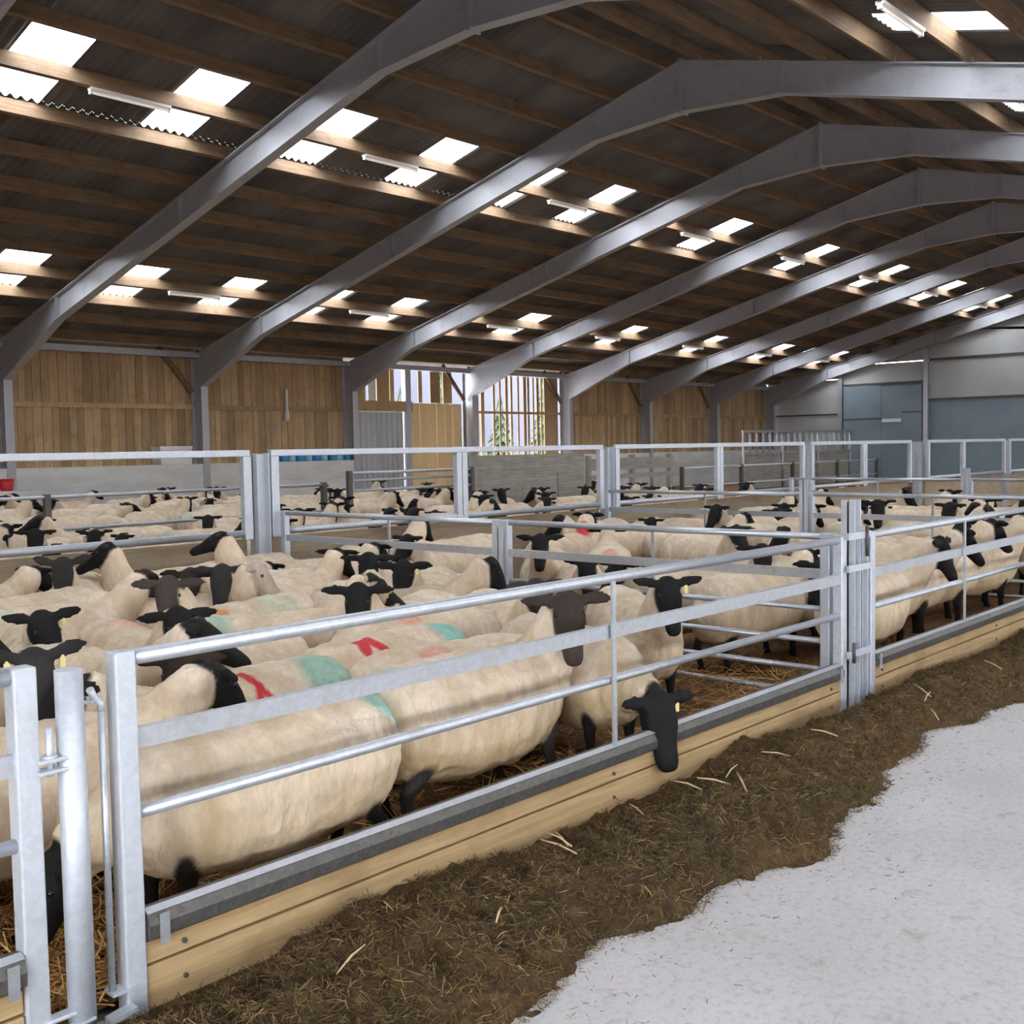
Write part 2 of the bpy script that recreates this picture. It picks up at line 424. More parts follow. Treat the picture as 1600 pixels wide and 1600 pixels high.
for n in range(-2, 8):
    if n == 3: continue
    xa, xb = X0+n*BAY, X0+(n+1)*BAY
    for z0, z1 in ((-.02,.42),(.425,.90),(.905,1.36)): pn.box(xa+.01, xb-.01, YW+.02, YO-.02, z0, z1)
tag(pn.build('baseboard_left', M['panel']), kind='structure')
# knee braces beside the columns
for n in range(0, 8):
    if n == 3: continue
    bx = X0+n*BAY
    b_ = MB(); b_.bar((bx-1.02, YO-.1, 4.2), (bx-.12, YO-.1, 3.15), .05, .12)
    tag(b_.build('knee_brace', M['purlin']), {1:'slanting timber brace beside the column at the left edge',2:'slanting timber brace at the top right of the first full plank bay',3:'slanting timber brace at the top right of the second plank bay'}.get(n, 'slanting timber brace up in a far plank bay'), 'brace', 'timber knee braces')
# the broken bay: sheet door, lintel, yellow boards, gaps to the daylight
xa = X0+3*BAY
d1 = MB()
n_ = 60
dv = []; df = []
for i in range(n_+1):
    x = xa+.15 + 2.0*i/n_
    yy = YO-.02 + (.018 if (i//3) % 2 else -.018)
    dv += [(x, yy, .0), (x, yy, 2.74)]
for i in range(n_): df.append((2*i, 2*i+2, 2*i+3, 2*i+1))
d1.add(dv, df); d1.box(xa+.15, xa+2.15, YO+.003, YO+.03, .01, 2.73)
door = tag(d1.build('door_1', M['sheet_grey']), kind='structure')
lt = MB(); lt.box(xa+.12, xa+2.5, YO-.1, YO+.02, 2.75, 3.06); tag(lt.build('trim_2', M['board']), kind='structure')
pp = MB(); pp.box(xa+2.2, xa+2.42, YO-.12, YO+.06, 0, 4.1); tag(pp.build('trim_3', M['frame']), kind='structure')
yb = MB(); boards(yb, xa+2.46, xa+4.66, 0, 3.02, YO, .36); tag(yb.build('wall_left', M['yellow_board']), kind='structure')
ub = MB()
for a, w in ((.16,.62),(1.2,.5),(1.72,.16),(2.85,.16),(3.35,.42),(3.9,.38)):
    ub.box(xa+a, xa+a+w, YO+.02, YO+.045, 3.04, 4.1)
tag(ub.build('wall_left', M['board']), kind='structure')
hs = MB(); hs.box(xa+.84, xa+1.14, YO-.02, YO, 3.06, 4.1)
tag(hs.build('trim_4', M['white']), kind='structure')
xa = X0+4*BAY
sl = MB()
for a, w in ((.22,.14),(.55,.12),(.78,.16),(1.35,.10),(1.66,.07),(1.95,.12),(2.2,.10),(2.55,.08),(2.85,.14),(3.05,.10),(3.32,.07),(3.52,.12),(3.74,.06),(3.92,.72)):
    sl.box(xa+a, xa+a+w, YO+.02, YO+.045, 1.36, 4.1)
tag(sl.build('wall_left', M['board']), kind='structure')
r2 = MB(); r2.box(xa+.1, xa+4.7, YO-.06, YO+.01, 2.74, 2.82); r2.box(xa+.1, xa+4.7, YO-.06, YO+.01, 4.02, 4.2)
tag(r2.build('trim_5', M['board']), kind='structure')
wr = MB(); boards(wr, XN, XG, 0.0, 1.5, YR-.45, .6); boards(wr, XN, XG, 2.15, rz(YR-.42)+.1, YR-.45, .6)  # unseen side wall, added to cut the daylight from the right
tag(wr.build('added_wall_right', M['board']), kind='structure')
wn = MB(); wn.prism([(1.6,0),(YO,0),(YO,sz(YO)),(YA,sz(YA)),(YR-.45,sz(YR-.45)),(YR-.45,3.2),(1.6,3.2)], XN-.1, XN-.02); wn.box(XN-.1, XN-.02, YR-.45, -2.8, 0, 3.2)  # unseen near gable, added with a narrowed opening to cut daylight
tag(wn.build('added_wall_near', M['gable_sheet']), kind='structure')
# block added to tone down the sky in the gaps, and conifers
ns = MB(); ns.box(14, 75, 38, 46, 0, 8.0)
ns.prism([(38,8.0),(46,8.0),(42,9.2)], 14, 75)
tag(ns.build('added_backdrop', M['backdrop_wall']), 'added blue grey backdrop outside, toning down the sky between the slats', 'backdrop')
for i, (tx, ty, th) in enumerate(((30,33,4.6),(33.2,34,5.2),(36.4,33.5,4.2),(40.,34,5.4),(44,34,4.6))):
    e = empty('conifer', (tx, ty, 0), 0, 'dark conifer outside, seen through the spaced slats', 'tree', 'conifers outside the slats')
    tr = MB(); tr.tube([(0,0,0),(0,0,th*.9)], [.12,.03], 8); tr.build('trunk', M['board'], e)
    fo = MB()
    for k in range(60):
        z = .5 + (th-.5)*k/60; r = (1-k/60)*.9+.05; a = k*2.4
        fo.add([(0,0,z+.25), (math.cos(a-.4)*r, math.sin(a-.4)*r, z-.2), (math.cos(a)*r*1.2, math.sin(a)*r*1.2, z-.3), (math.cos(a+.4)*r, math.sin(a+.4)*r, z-.2)], [(0,1,2),(0,2,3),(1,3,2),(0,3,1)])
    fo.build('foliage', M['leaf'], e)

# ------------------------------------------------------------------ far gable wall
gw = MB()
def gy(y): return sz(y)
ys = [YR-.45, YA, YO]
def gpoly(y0, y1, z0, z1=None):
    p = [(y0, z0), (y1, z0)]
    if z1 is not None: return p + [(y1, z1), (y0, z1)]
    p += [(y1, gy(y1))]
    if y0 < YA < y1: p += [(YA, gy(YA))]
    return p + [(y0, gy(y0))]
GX = XG + .12
for y0, y1, z0, z1 in ((20.85, YO, 0, 2.80), (20.85, YO, 2.83, 4.28), (17.05, 20.85, 4.02, 4.84), (17.05, 20.85, 4.87, 5.0)):
    gw.prism(gpoly(y0, y1, z0, z1), GX, GX+.06)
gw.prism([(20.85,4.31),(YO,4.31),(YO,gy(YO)),(20.85,gy(20.85))], GX, GX+.06)
gw.prism([(17.05,5.0),(20.85,5.0),(20.85,gy(20.85)),(17.05,gy(17.05))], GX, GX+.06)
gw.prism(gpoly(YR-.45, 17.05, 3.28, 4.84), GX, GX+.06)
gw.prism([(YR-.45,4.88),(17.05,4.88),(17.05,gy(17.05)),(YA,gy(YA)),(YR-.45,gy(YR-.45))], GX, GX+.06)
tag(gw.build('wall_far', M['gable_sheet']), kind='structure')
gb = MB(); gb.prism(gpoly(YR-.45, 14.2, 0, 3.25), GX, GX+.05); gb.prism(gpoly(14.2, 17.05, 0, 3.25), GX+.01, GX+.06)
gb.prism(gpoly(17.0, 20.9, 0, 4.05), GX+.03, GX+.06)  # backing sheet added behind the door to stop light leaking in
tag(gb.build('wall_far', M['gable_blue']), kind='structure')
dr = MB()
dr.box(GX-.06, GX, 18.95, 20.62, .02, 3.96); dr.box(GX-.10, GX-.04, 17.25, 18.93, .02, 3.9)
do = tag(dr.build('door_2', M['gable_blue'], bevel=.01), kind='structure')
hd = MB(); hd.box(GX-.14, GX-.09, 18.1, 18.9, 2.42, 2.56); hd.build('door_rail', M['white'], do)
dl = MB(); dl.box(GX-.075, GX-.055, 18.95, 20.62, 2.55, 2.6); dl.box(GX-.115, GX-.095, 17.25, 18.1, 2.78, 2.83); dl.build('door_seam', M['kerb_steel'], do)
gt = MB()
for y in (20.74, 17.1, 9.744, 2.5): gt.box(GX-.14, GX-.01, y-.09, y+.09, 0, rz(y)-.1)
tag(gt.build('trim_6', M['rail']), kind='structure')
gl = MB(); gl.box(GX-.05, GX-.005, 17.1, 20.7, 3.98, 4.06); gl.box(GX-.05, GX-.005, 20.8, YO, 2.79, 2.85); gl.box(GX-.05, GX-.005, YR, 17.0, 3.24, 3.32); gl.box(GX-.05, GX-.005, YR, 17.0, 4.82, 4.92)
tag(gl.build('trim_7', M['kerb_steel']), kind='structure')

# ------------------------------------------------------------------ feed barrier along the passage
YF = 2.85
def gate(name, x0, x1, y, zs, label, group, struts=(), r=.024, base=True, along='x', stiles=True, z_end=None):
    """bars between two stiles; runs along x at y, or along y at x"""
    e = empty(name, ((x0, y, 0) if along == 'x' else (y, x0, 0)), 0 if along == 'x' else PI/2, label, 'gate', group)
    Lg = x1 - x0
    for i, z in enumerate(zs):
        mb = MB(); rr = r
        if i == 1: mb.bar((0,0,z), (Lg,0,z), .03, .058)
        else: mb.tube([(0,0,z), (Lg,0,z)], rr*(1.0 if i == 0 else .8), 14)
        mb.build('top_rail' if i == 0 else 'rail', M['rail'], e)
    zb = z_end if z_end is not None else zs[-1]
    if stiles:
        for x in (0, Lg):
            mb = MB(); mb.box(x-.032, x+.032, -.03, .03, zb, zs[0]+.022); mb.build('stile', M['pen_steel'], e, bevel=.006)
    for x in struts:
        mb = MB(); mb.box(x-.013, x+.013, -.034, -.024, zs[-1] if not base else .27, zs[0]-.01); mb.build('strut', M['rail'], e)
    return e
def kerb(x0, x1, label):
    """rolled steel sill on the boards"""
    e = empty('feed_sill', (x0, YF, 0), 0, label, 'sill', 'steel sills of the feed barrier')
    mb = MB(); Ls = x1-x0
    mb.prism([(-.045,.225),(-.02,.212),(.035,.212),(.045,.24),(.04,.292),(.0,.305),(-.035,.292),(-.047,.262)], 0, Ls); mb.build('sill', M['kerb_steel'], e)
    lip = MB(); lip.prism([(-.036,.2935),(-.012,.303),(-.012,.307),(-.04,.2975)], .0, Ls); lip.build('lip_highlight', M['frame'], e)  # top highlight of the sill, put in as a paler strip
    br = MB()
    for x in (.03, Ls-.05): br.box(x, x+.03, -.05, -.046, .2, .29)
    br.build('bracket', M['rail'], e)
    return e
def kick(x0, x1, label, y=YF, z=(.0,.135,.143,.207)):
    e = empty('kick_boards', (x0, y, 0), 0, label, 'boards', 'timber kick boards')
    Ls = x1-x0
    a = MB(); a.box(0, Ls, -.02, .025, z[0], z[1]); a.build('plank', M['kick'], e, bevel=.004)
    b = MB(); b.box(0, Ls, -.018, .024, z[2], z[3]); b.build('plank', M['kick'], e, bevel=.004)
    bo = MB()
    for x in (.12, Ls*.5, Ls-.12):
        for zz in (.07, .175): bo.tube([(x,-.028,zz),(x,-.016,zz)], .008, 8)
    bo.build('bolt_head', M['kerb_steel'], e)
    return e
ZB = (1.032, .80, .585)
gA = gate('feed_gate', -3.3, 1.225, YF, ZB, 'grey feed barrier gate cut off by the left edge, only its hinge end showing', 'feed barrier gates', (2.2,), z_end=.0)
gB = gate('feed_gate', 1.505, 6.02, YF, ZB, 'long grey feed barrier gate with three bars in the middle foreground', 'feed barrier gates', (2.26,), z_end=.0)
gC = gate('feed_gate', 6.42, 10.9, YF, ZB, 'grey feed barrier gate beyond the post, running off the right edge', 'feed barrier gates', (1.55,), z_end=.0)
kerb(-3.2, 1.19, 'steel sill at bottom left corner on the short board end'); kerb(1.54, 5.985, 'long dark steel sill under the middle gate, sheep nosing over it'); kerb(6.45, 10.9, 'steel sill at right beyond the double post')
kick(-3.2, 1.19, 'pale kick boards in the bottom left corner'); kick(1.54, 5.985, 'long pale timber kick boards behind the silage heap, middle section'); kick(6.45, 10.9, 'pale timber kick boards at right beyond the double post')

# the free standing post with its hinge pin, and the drop bolt
e = empty('gate_post', (1.345, YF-.02, 0), 0, 'grey round steel post standing alone at left between two gate ends', 'post')
mb = MB(); mb.tube([(0,0,0),(0,0,1.03)], .037, 20); mb.build('post', M['pen_steel'], e)
mb = MB(); mb.bar((-.10,-.005,.80),(0,-.005,.80), .05, .012); mb.bar((-.10,-.005,.77),(0,-.005,.77), .05, .012); mb.build('hinge_lug', M['pen_steel'], e, bevel=.004)
mb = MB(); mb.tube([(-.062,-.005,.755),(-.062,-.005,.885)], .010, 12); mb.tube([(-.062,-.005,.80),(-.062,-.005,.812)], .02, 12); mb.build('hinge_pin', M['pen_steel'], e)
mb = MB(); mb.bar((-.11,-.005,.10),(0,-.005,.10), .04, .012); mb.bar((-.07,-.03,.07),(0.02,-.03,.075), .03, .01); mb.build('hinge_lug', M['pen_steel'], e, bevel=.004)
e = empty('drop_bolt', (1.438, YF-.01, 0), 0, 'thin vertical drop bolt rod hung beside the middle gate stile', 'bolt')
mb = MB(); mb.tube([(0,0,.10),(0,0,.92)], .010, 10); mb.build('rod', M['rail'], e)
mb = MB(); mb.tube([(-.035,-.01,.965),(-.02,0,.94),(0,0,.92),(0,0,.90)], .011, 10); mb.tube([(-.06,-.01,.985),(-.06,.0,.93),(-.0,0,.93)], .007, 8); mb.build('handle', M['pen_steel'], e)
mb = MB(); mb.bar((-.01,.0,.10),(.06,.0,.10), .05, .01); mb.bar((-.03,-.03,.04),(.05,-.03,.05), .04, .012); mb.build('bracket', M['pen_steel'], e)

def hpost(x, y, h, label, grp=None, rot=0, w=.10):
    e = empty('steel_post', (x, y, 0), rot, label, 'post', grp)
    mb = MB(); mb.box(-w/2,-w/2+.01,-w/2,w/2,0,h); mb.box(w/2-.01,w/2,-w/2,w/2,0,h); mb.box(-w/2,w/2,-.005,.005,0,h-.01); mb.build('post', M['pen_steel'], e)
    return e
e = hpost(6.17, YF-.0, 1.26, 'tall grey steel post between the middle and right feed gates', None, 0, .085)
for z in (1.05, .86, .35): mb = MB(); mb.bar((-.15,-.05,z),(.15,-.05,z), .016, .04); mb.build('latch_plate', M['pen_steel'], e)
for a_, b_, c_ in ((.08,.92,1.1),(-.1,.30,.42)): mb = MB(); mb.tube([(a_,-.065,b_),(a_,-.065,c_)], .011, 10); mb.build('pin', M['kerb_steel'], e)
e = hpost(6.30, YF+.01, 1.05, 'shorter grey steel post close against the tall one at right', None, 0, .085)
mb = MB(); mb.box(-.06,.06,-.06,.06,0,.015); mb.build('foot_plate', M['pen_steel'], e)
hpost(10.98, YF, 1.26, 'grey steel post at the far end of the right feed gate', None)

# cross gates between the pens
CZ = (1.032, .80, .585, .385, .21, .055)
gate('pen_gate', 3.02, 5.66, 6.2, CZ, 'grey six bar pen gate meeting the tall post, nearer of the pair', 'cross pen gates', (1.3,), r=.022, along='y', base=False)
gate('pen_gate', 5.76, 8.5, 6.2, CZ, 'grey six bar pen gate reaching the high back fence, farther of the pair', 'cross pen gates', (1.3,), r=.022, along='y', base=False)
for x, nm in ((11.25,'second'), (16.2,'third')):
    gate('pen_gate', 3.02, 5.66, x, CZ, 'grey pen gate in the %s row across the right pens, nearer half' % nm, 'cross pen gates', (1.3,), r=.022, along='y', base=False)
    gate('pen_gate', 5.76, 8.5, x, CZ, 'grey pen gate in the %s row across the right pens, farther half' % nm, 'cross pen gates', (1.3,), r=.022, along='y', base=False)
    hpost(x-.05, 5.71, 1.2, 'grey steel post midway along the %s row of cross gates' % nm)
hpost(6.2, 5.71, 1.0, 'short grey post between the two cross gates')

# high back fence: tall panels over a boarded foot
YB = 8.62
def high_panel(x0, x1, mids, label):
    e = empty('high_fence_panel', (x0, YB, 0), 0, label, 'fence panel', 'high fence panels')
    Lp = x1-x0
    mb = MB(); mb.bar((0,0,1.60),(Lp,0,1.60), .05, .062); mb.build('top_rail', M['pen_steel'], e, bevel=.008)
    mb = MB(); mb.tube([(0,0,.855),(Lp,0,.855)], .034, 16); mb.build('lower_rail', M['rail'], e)
    for x in (0.04, Lp-.04):
        mb = MB(); mb.box(x-.045, x+.045, -.035, .035, .80, 1.57); mb.build('stile', M['pen_steel'], e, bevel=.008)
    for x in mids:
        mb = MB(); mb.box(x-.085, x-.005, -.035, .035, .80, 1.57); mb.box(x+.005, x+.085, -.035, .035, .80, 1.57); mb.build('stile', M['pen_steel'], e, bevel=.008)
    b = MB(); b.box(.02, Lp-.02, .045, .075, 0, .40); b.box(.02, Lp-.02, .045, .075, .408, .80); b.build('board', M['dull_board'], e)
    return e
high_panel(.4, 5.9, (2.7,), 'high grey fence panel at left over the first row of backs')
high_panel(6.13, 11.3, (2.56,), 'high grey fence panel in the middle, before the grey sheet door')
high_panel(11.56, 16.85, (2.6,), 'high grey fence panel right of the middle, third along')
high_panel(17.1, 21.35, (2.1,), 'high grey fence panel left of the blue gable door, fourth along')
high_panel(22.2, 26.9, (2.0,), 'high grey fence panel at the right edge before the gable')
high_panel(27.2, 32.0, (2.3,), 'high grey fence panel farthest along, at the right border')
for x, nm in ((6.02,'first pair of panels at left'),(11.43,'second pair of panels'),(16.97,'third pair of panels'),(21.75,'fourth pair of panels, by the gap'),(27.05,'last pair of panels')):
    hpost(x, YB+.02, 1.6, 'grey steel post between the ' + nm, None, 0, .14)

# inner fence beyond, and plank partition
YI = 14.4
def hurdle(x0, x1, y, zs, label, nv=4):
    e = empty('inner_fence', (x0, y, 0), 0, label, 'fence', 'inner pen fences')
    Lh = x1-x0
    for z in zs: mb = MB(); mb.tube([(0,0,z),(Lh,0,z)], .025, 10); mb.build('rail', M['rail'], e)
    for k in range(nv+1):
        mb = MB(); mb.box(Lh*k/nv-.04, Lh*k/nv+.04, -.04, .04, 0, zs[0]+.04); mb.build('upright', M['kerb_steel'], e)
    return e
hurdle(2.0, 11.3, YI, (1.06,.62,.3), 'grey inner fence crossing the back pens below the plank wall', 2)
hurdle(11.6, 14.5, YI-.3, (1.24,1.12,.95,.5), 'short grey rail hurdle in front of the grey sheet door', 1)
hurdle(22, 33, YI, (1.06,.62,.3), 'grey inner fence in the far pens towards the gable', 4)
e = empty('plank_partition', (14.75, YI, 0), 0, 'weathered grey plank partition below the spaced slats', 'partition')
for i, (z0, z1) in enumerate(((.50,.74),(.745,.99),(.995,1.24),(1.245,1.48))):
    mb = MB(); mb.box(0, 3.5, 0, .04, z0, z1); mb.build('plank', M['grey_plank'], e)
for x in (0, 3.3):
    mb = MB(); mb.box(x, x+.12, .04, .14, 0, 1.52); mb.build('post', M['grey_plank'], e)
mb = MB(); mb.box(2.6, 3.45, -.03, .0, .3, 1.1); mb.build('plank', M['grey_plank'], e)
e = empty('plank_partition', (18.45, YI, 0), 0, 'dark weathered plank and rail partition right of the middle in the back pens', 'partition')
for (z0, z1) in ((.9,1.0),(1.1,1.35)):
    mb = MB(); mb.box(0, 3.2, 0, .04, z0, z1); mb.build('plank', M['grey_plank'], e)
for x in (0, 1.6, 3.1):
    mb = MB(); mb.box(x, x+.1, .04, .14, 0, 1.42); mb.build('post', M['grey_plank'], e)
# slotted cattle barrier by the gable
e = empty('slotted_barrier', (33.6, 19.5, 0), 0, 'pale upright bar barrier standing before the gable corner', 'barrier')
mb = MB(); mb.bar((0,0,2.06),(8.6,0,2.06), .06, .07); mb.build('top_rail', M['rail'], e)
mb = MB(); mb.bar((0,0,1.3),(8.6,0,1.3), .06, .07); mb.build('lower_rail', M['rail'], e)
for k in range(19):
    mb = MB(); mb.tube([(k*.47+.05,0,1.3 if k % 6 else 0),(k*.47+.05,0,2.06)], .05, 8); mb.build('upright', M['rail'], e)
mb = MB(); mb.box(0, 8.6, .03, .07, 0, 1.25); mb.build('board', M['grey_plank'], e)

# things along the wall ledge
for k in range(10):
    e = empty('blue_drum', (17.2+.27*k, YW+.2, 1.365), 0, '%s blue plastic container from the left in the row on the wall ledge' % ords[k], 'container', 'blue containers on the ledge')
    mb = MB(); mb.tube([(0,0,0),(0,0,.17),(0,0,.2)], [.11,.11,.07], 14); mb.build('drum', M['blue' if k % 2 else 'pale_blue'], e)
    mb = MB(); mb.tube([(0,0,.2),(0,0,.235)], .035, 10); mb.build('lid', M['white'], e)
e = empty('crate', (14.2, YW+.22, 1.365), 0, 'pale shallow crate on the wall ledge above the first fence panel', 'crate')
mb = MB(); mb.box(-.42,.42,-.2,.2,0,.03); mb.box(-.42,.42,-.2,-.17,.03,.44); mb.box(-.42,.42,.17,.2,.03,.44); mb.box(-.42,-.39,-.17,.17,.03,.44); mb.box(.39,.42,-.17,.17,.03,.44); mb.build('crate_body', M['white'], e)
mb = MB(); mb.box(-.44,.44,-.22,-.2,.36,.44); mb.box(-.44,.44,.2,.22,.36,.44); mb.build('rim', M['white'], e)
e = empty('trough', (9.55, YW-.5, 0), 0, 'dark feed trough with a pale rim at the left edge by the wall', 'trough')
mb = MB(); mb.box(-.7,.7,-.25,.25,0,.78); mb.build('body', M['black'], e)
mb = MB(); mb.box(-.75,.75,-.3,.3,.78,.9); mb.build('rim', M['panel'], e)
for k, (dx, dy) in enumerate(((-.35,0),(.0,.05),(.33,-.02))):
    e = empty('bucket', (9.55+dx, YW-.5+dy, .9), 0, ['left','middle','right'][k] + ' one of the red buckets on the pale trough rim at the left edge', 'bucket', 'red buckets on the trough')
    mb = MB(); mb.tube([(0,0,0),(0,0,.24)], [.12,.155], 16); mb.build('pail', M['red'], e)
    mb = MB(); mb.tube([(0,0,.235),(0,0,.255)], .165, 16); mb.build('rim', M['red'], e)
e = empty('wall_pipe', (17.75, YO-.09, 2.45), 0, 'thin white pipe hanging on the second plank bay', 'pipe')
mb = MB(); mb.tube([(0,0,.3),(0,0,.85)], .035, 10); mb.build('pipe', M['white'], e)
mb = MB(); mb.tube([(0,0,.0),(0,0,.3)], [.075,.05], 10); mb.build('pipe_end', M['white'], e)

# ------------------------------------------------------------------ bedding and silage
def strips(n, pos, ln, w, mat, name, tilt=.35):
    """thin straws as small three-sided sticks, one mesh"""
    P = pos(n); a = rng.uniform(0, 2*PI, n); t = rng.normal(0, tilt, n); l = rng.uniform(ln[0], ln[1], n)
    d = np.stack([np.cos(a)*np.cos(t), np.sin(a)*np.cos(t), np.sin(t)], 1)
    s = np.stack([-np.sin(a), np.cos(a), np.zeros(n)], 1); u = np.cross(d, s)
    bend = rng.normal(0, .12, (n, 1))*u + rng.normal(0, .12, (n, 1))*s
    ww = rng.uniform(w[0], w[1], (n, 1))
    rings = []
    for q in (-.5, 0., .5):
        c = P + d*(l*q)[:, None] + bend*((l*(.25-q*q))[:, None])*2
        rings += [c + s*ww, c - s*ww*.5 + u*ww*.8, c - s*ww*.5 - u*ww*.8]
    V = np.stack(rings, 1).reshape(-1, 3)
    f = []
    for r in (0, 3):
        for k in range(3): f.append((r+k, r+(k+1) % 3, r+3+(k+1) % 3, r+3+k))
    F = (np.array(f)[None] + (np.arange(n)*9)[:, None, None]).reshape(-1, 4)
    me = bpy.data.meshes.new(name); me.from_pydata(V.tolist(), [], F.tolist()); me.materials.append(mat)
    o = bpy.data.objects.new(name, me); COL.objects.link(o); return o

def grid(x0, x1, y0, y1, nx, ny, fz):
    xs = np.linspace(x0, x1, nx); ys_ = np.linspace(y0, y1, ny)
    v = [(x, y, fz(x, y)) for y in ys_ for x in xs]
    f = [(j*nx+i, j*nx+i+1, (j+1)*nx+i+1, (j+1)*nx+i) for j in range(ny-1) for i in range(nx-1)]
    return v, f
def bed_z(x, y): return .03 + .03*noise.fractal(Vector((x*2.2, y*2.2, 3)), 1, 2, 4) + .02*noise.noise(Vector((x*9, y*9, 1)))
mb = MB(); mb.add(*grid(-3.2, 12, YF+.05, YB-.02, 300, 115, bed_z), True)
bed = mb.build('straw_bedding', M['bed']); tag(bed, 'brown trodden straw bedding on the floor of the front pens', 'straw', None, 'stuff')
mb = MB(); mb.add(*grid(12, 43.5, YF+.05, YB-.02, 90, 20, bed_z), True); mb.add(*grid(-3.2, 43.5, YB+.1, YW, 150, 50, bed_z), True)
bed2 = mb.build('straw_bedding', M['bed']); tag(bed2, 'brown straw bedding in the back pens', 'straw', None, 'stuff')
def bpos(n):
    x = np.concatenate([rng.uniform(.3, 1.9, n*2//3), rng.uniform(1.5, 7, n - n*2//3)]); y = YF+.1 + rng.uniform(0, 1, n)**1.3*2.2
    z = np.array([bed_z(a, b) for a, b in zip(x, y)]) + rng.uniform(.005, .035, n)
    return np.stack([x, y, z], 1)
o = strips(9000, bpos, (.08, .26), (.0016, .0034), M['blade'], 'loose_straw'); o.parent = bed; tag(o, 'loose golden straw', None, None, 'stuff')

EDX = [.5,1.5,2.15,3.0,3.86,4.7,5.82,7.0,8.2,9.5,12.6]; EDY = [2.3,2.1,2.04,2.09,1.93,2.08,2.28,2.12,2.2,2.05,2.15]
def sil_edge(x): return float(np.interp(x, EDX, EDY)) + .035*math.sin(x*7.7) + .04*noise.noise(Vector((x*5, 0, 7)))
def sil_h(x):   # how high the heap lies on the boards
    return .055 + .05*math.sin(x*2.7+1.2) + .045*noise.noise(Vector((x*2.0, 2, 5)))
def sil_z(x, y):
    e = sil_edge(x) - (.25 if x < 2.0 else 0)*(2.0-x if x < 2 else 0); s = (y - e)/(YF-.03 - e)
    if s < -.15: return -.02
    hb = sil_h(x)
    if x < 1.9: hb -= .12*(1.9-x)
    prof = max(0, s)**.45 * (.165 + .03*math.sin(x*1.3)) if s > 0 else s*.15
    bl = min(1, max(0, (s-.45)/.55)); bl = bl*bl*(3-2*bl); z = prof*(1-bl) + bl*(hb*.6)
    z += (.044*noise.fractal(Vector((x*5.5, y*5.5, 0)), .9, 2, 5) + .018*noise.noise(Vector((x*19, y*19, 4))))*min(1, max(0, s*6+.6))
    return max(z, .012) if s > .06 else z
mb = MB(); mb.add(*grid(.9, 12.5, 1.4, YF-.022, 760, 130, sil_z), True)
heap = o = mb.build('silage_heap', M['silage']); tag(o, 'long dark brown heap of silage lying along the kick boards', 'silage', None, 'stuff')
def spos(n):
    x = 1.2 + rng.uniform(0, 1, n)**1.35*8.5; u = rng.uniform(0, 1, n)
    y = np.array([sil_edge(a)-.04 for a in x]); y = y + (YF-.04-y)*u
    z = np.array([sil_z(a, b) for a, b in zip(x, y)])
    return np.stack([x, y, np.maximum(z, 0) + rng.uniform(-.004, .014, n)], 1)
o = strips(36000, spos, (.015, .065), (.0006, .0015), M['fibre'], 'silage_fibres', .5); o.parent = heap; tag(o, None, None, None, 'stuff')
def cpos(n):
    x = rng.uniform(1.5, 9, n); y = np.array([sil_edge(a) for a in x]) - np.abs(rng.normal(0, .22, n)) - .02
    return np.stack([x, y, np.full(n, .003)], 1)
o = strips(520, cpos, (.005, .028), (.0006, .0014), M['fibre'], 'floor_crumbs', .08); tag(o, 'crumbs of silage scattered on the concrete beside the heap', 'silage', None, 'stuff')
k = 0
for (x, y, a, ln) in ((1.95,2.42,.2,.13),(3.05,2.55,1.9,.14),(3.08,2.57,1.6,.11),(3.15,2.62,1.2,.10),(4.05,2.5,2.4,.15),(4.15,2.42,.8,.16),(4.3,2.56,.1,.12),(4.0,2.6,2.0,.12),(4.62,2.5,2.6,.17),(5.0,2.45,2.2,.13),(6.25,2.45,1.0,.16),(6.05,2.3,.7,.13),(6.15,2.38,.1,.12),(3.7,2.66,1.3,.10),(2.45,2.3,.5,.07),(7.3,2.4,1.2,.14)):
    z = sil_z(x, y)+.03
    mb = MB(); d = Vector((math.cos(a), math.sin(a), .25))*ln/2; c = Vector((x, y, z))
    mb.tube([c-d, c+Vector((.004,.004,.006)), c+d], [.003,.0038,.0025], 6)
    tag(mb.build('straw_stalk', M['pale_straw']), 'pale cut straw stalk lying on the dark silage', 'stalk', 'pale stalks on the silage')
# ------------------------------------------------------------------ the sheep
def loft(sections, axis_pts=None, n=20, pw=2.25):
    """closed loft; a section is (centre, side vector, up vector, half width, half height up, half height down)"""
    v = []; f = []
    for c, sd, up, w, hu, hd in sections:
        for k in range(n):
            a = 2*PI*k/n; ca, sa = math.cos(a), math.sin(a)
            x = math.copysign(abs(ca)**(2/pw), ca); y = math.copysign(abs(sa)**(2/pw), sa)
            v.append(c + sd*(x*w) + up*(y*(hu if y > 0 else hd)))
    m = len(sections)
    for i in range(m-1):
        for k in range(n):
            k2 = (k+1) % n; f.append((i*n+k, i*n+k2, (i+1)*n+k2, (i+1)*n+k))
    f.append(tuple(reversed(range(n)))); f.append(tuple((m-1)*n+k for k in range(n)))
    return v, f
EX, EY, EZ = Vector((1,0,0)), Vector((0,1,0)), Vector((0,0,1))
BODY = [(-.575,.51,.05,.07,.08),(-.55,.50,.13,.16,.16),(-.50,.49,.178,.215,.21),(-.40,.475,.212,.245,.235),(-.22,.46,.232,.258,.25),(0,.45,.240,.262,.256),(.2,.452,.230,.256,.25),(.34,.462,.208,.245,.235),(.44,.475,.175,.215,.21),(.52,.49,.125,.165,.17),(.565,.50,.06,.09,.09)]
HEAD = [(-.035,.030,.025,.03),(-.01,.052,.042,.062),(.035,.064,.050,.080),(.085,.070,.044,.086),(.13,.064,.036,.080),(.18,.052,.032,.060),(.225,.045,.032,.048),(.262,.042,.028,.042),(.285,.033,.018,.032),(.293,.018,.008,.018)]
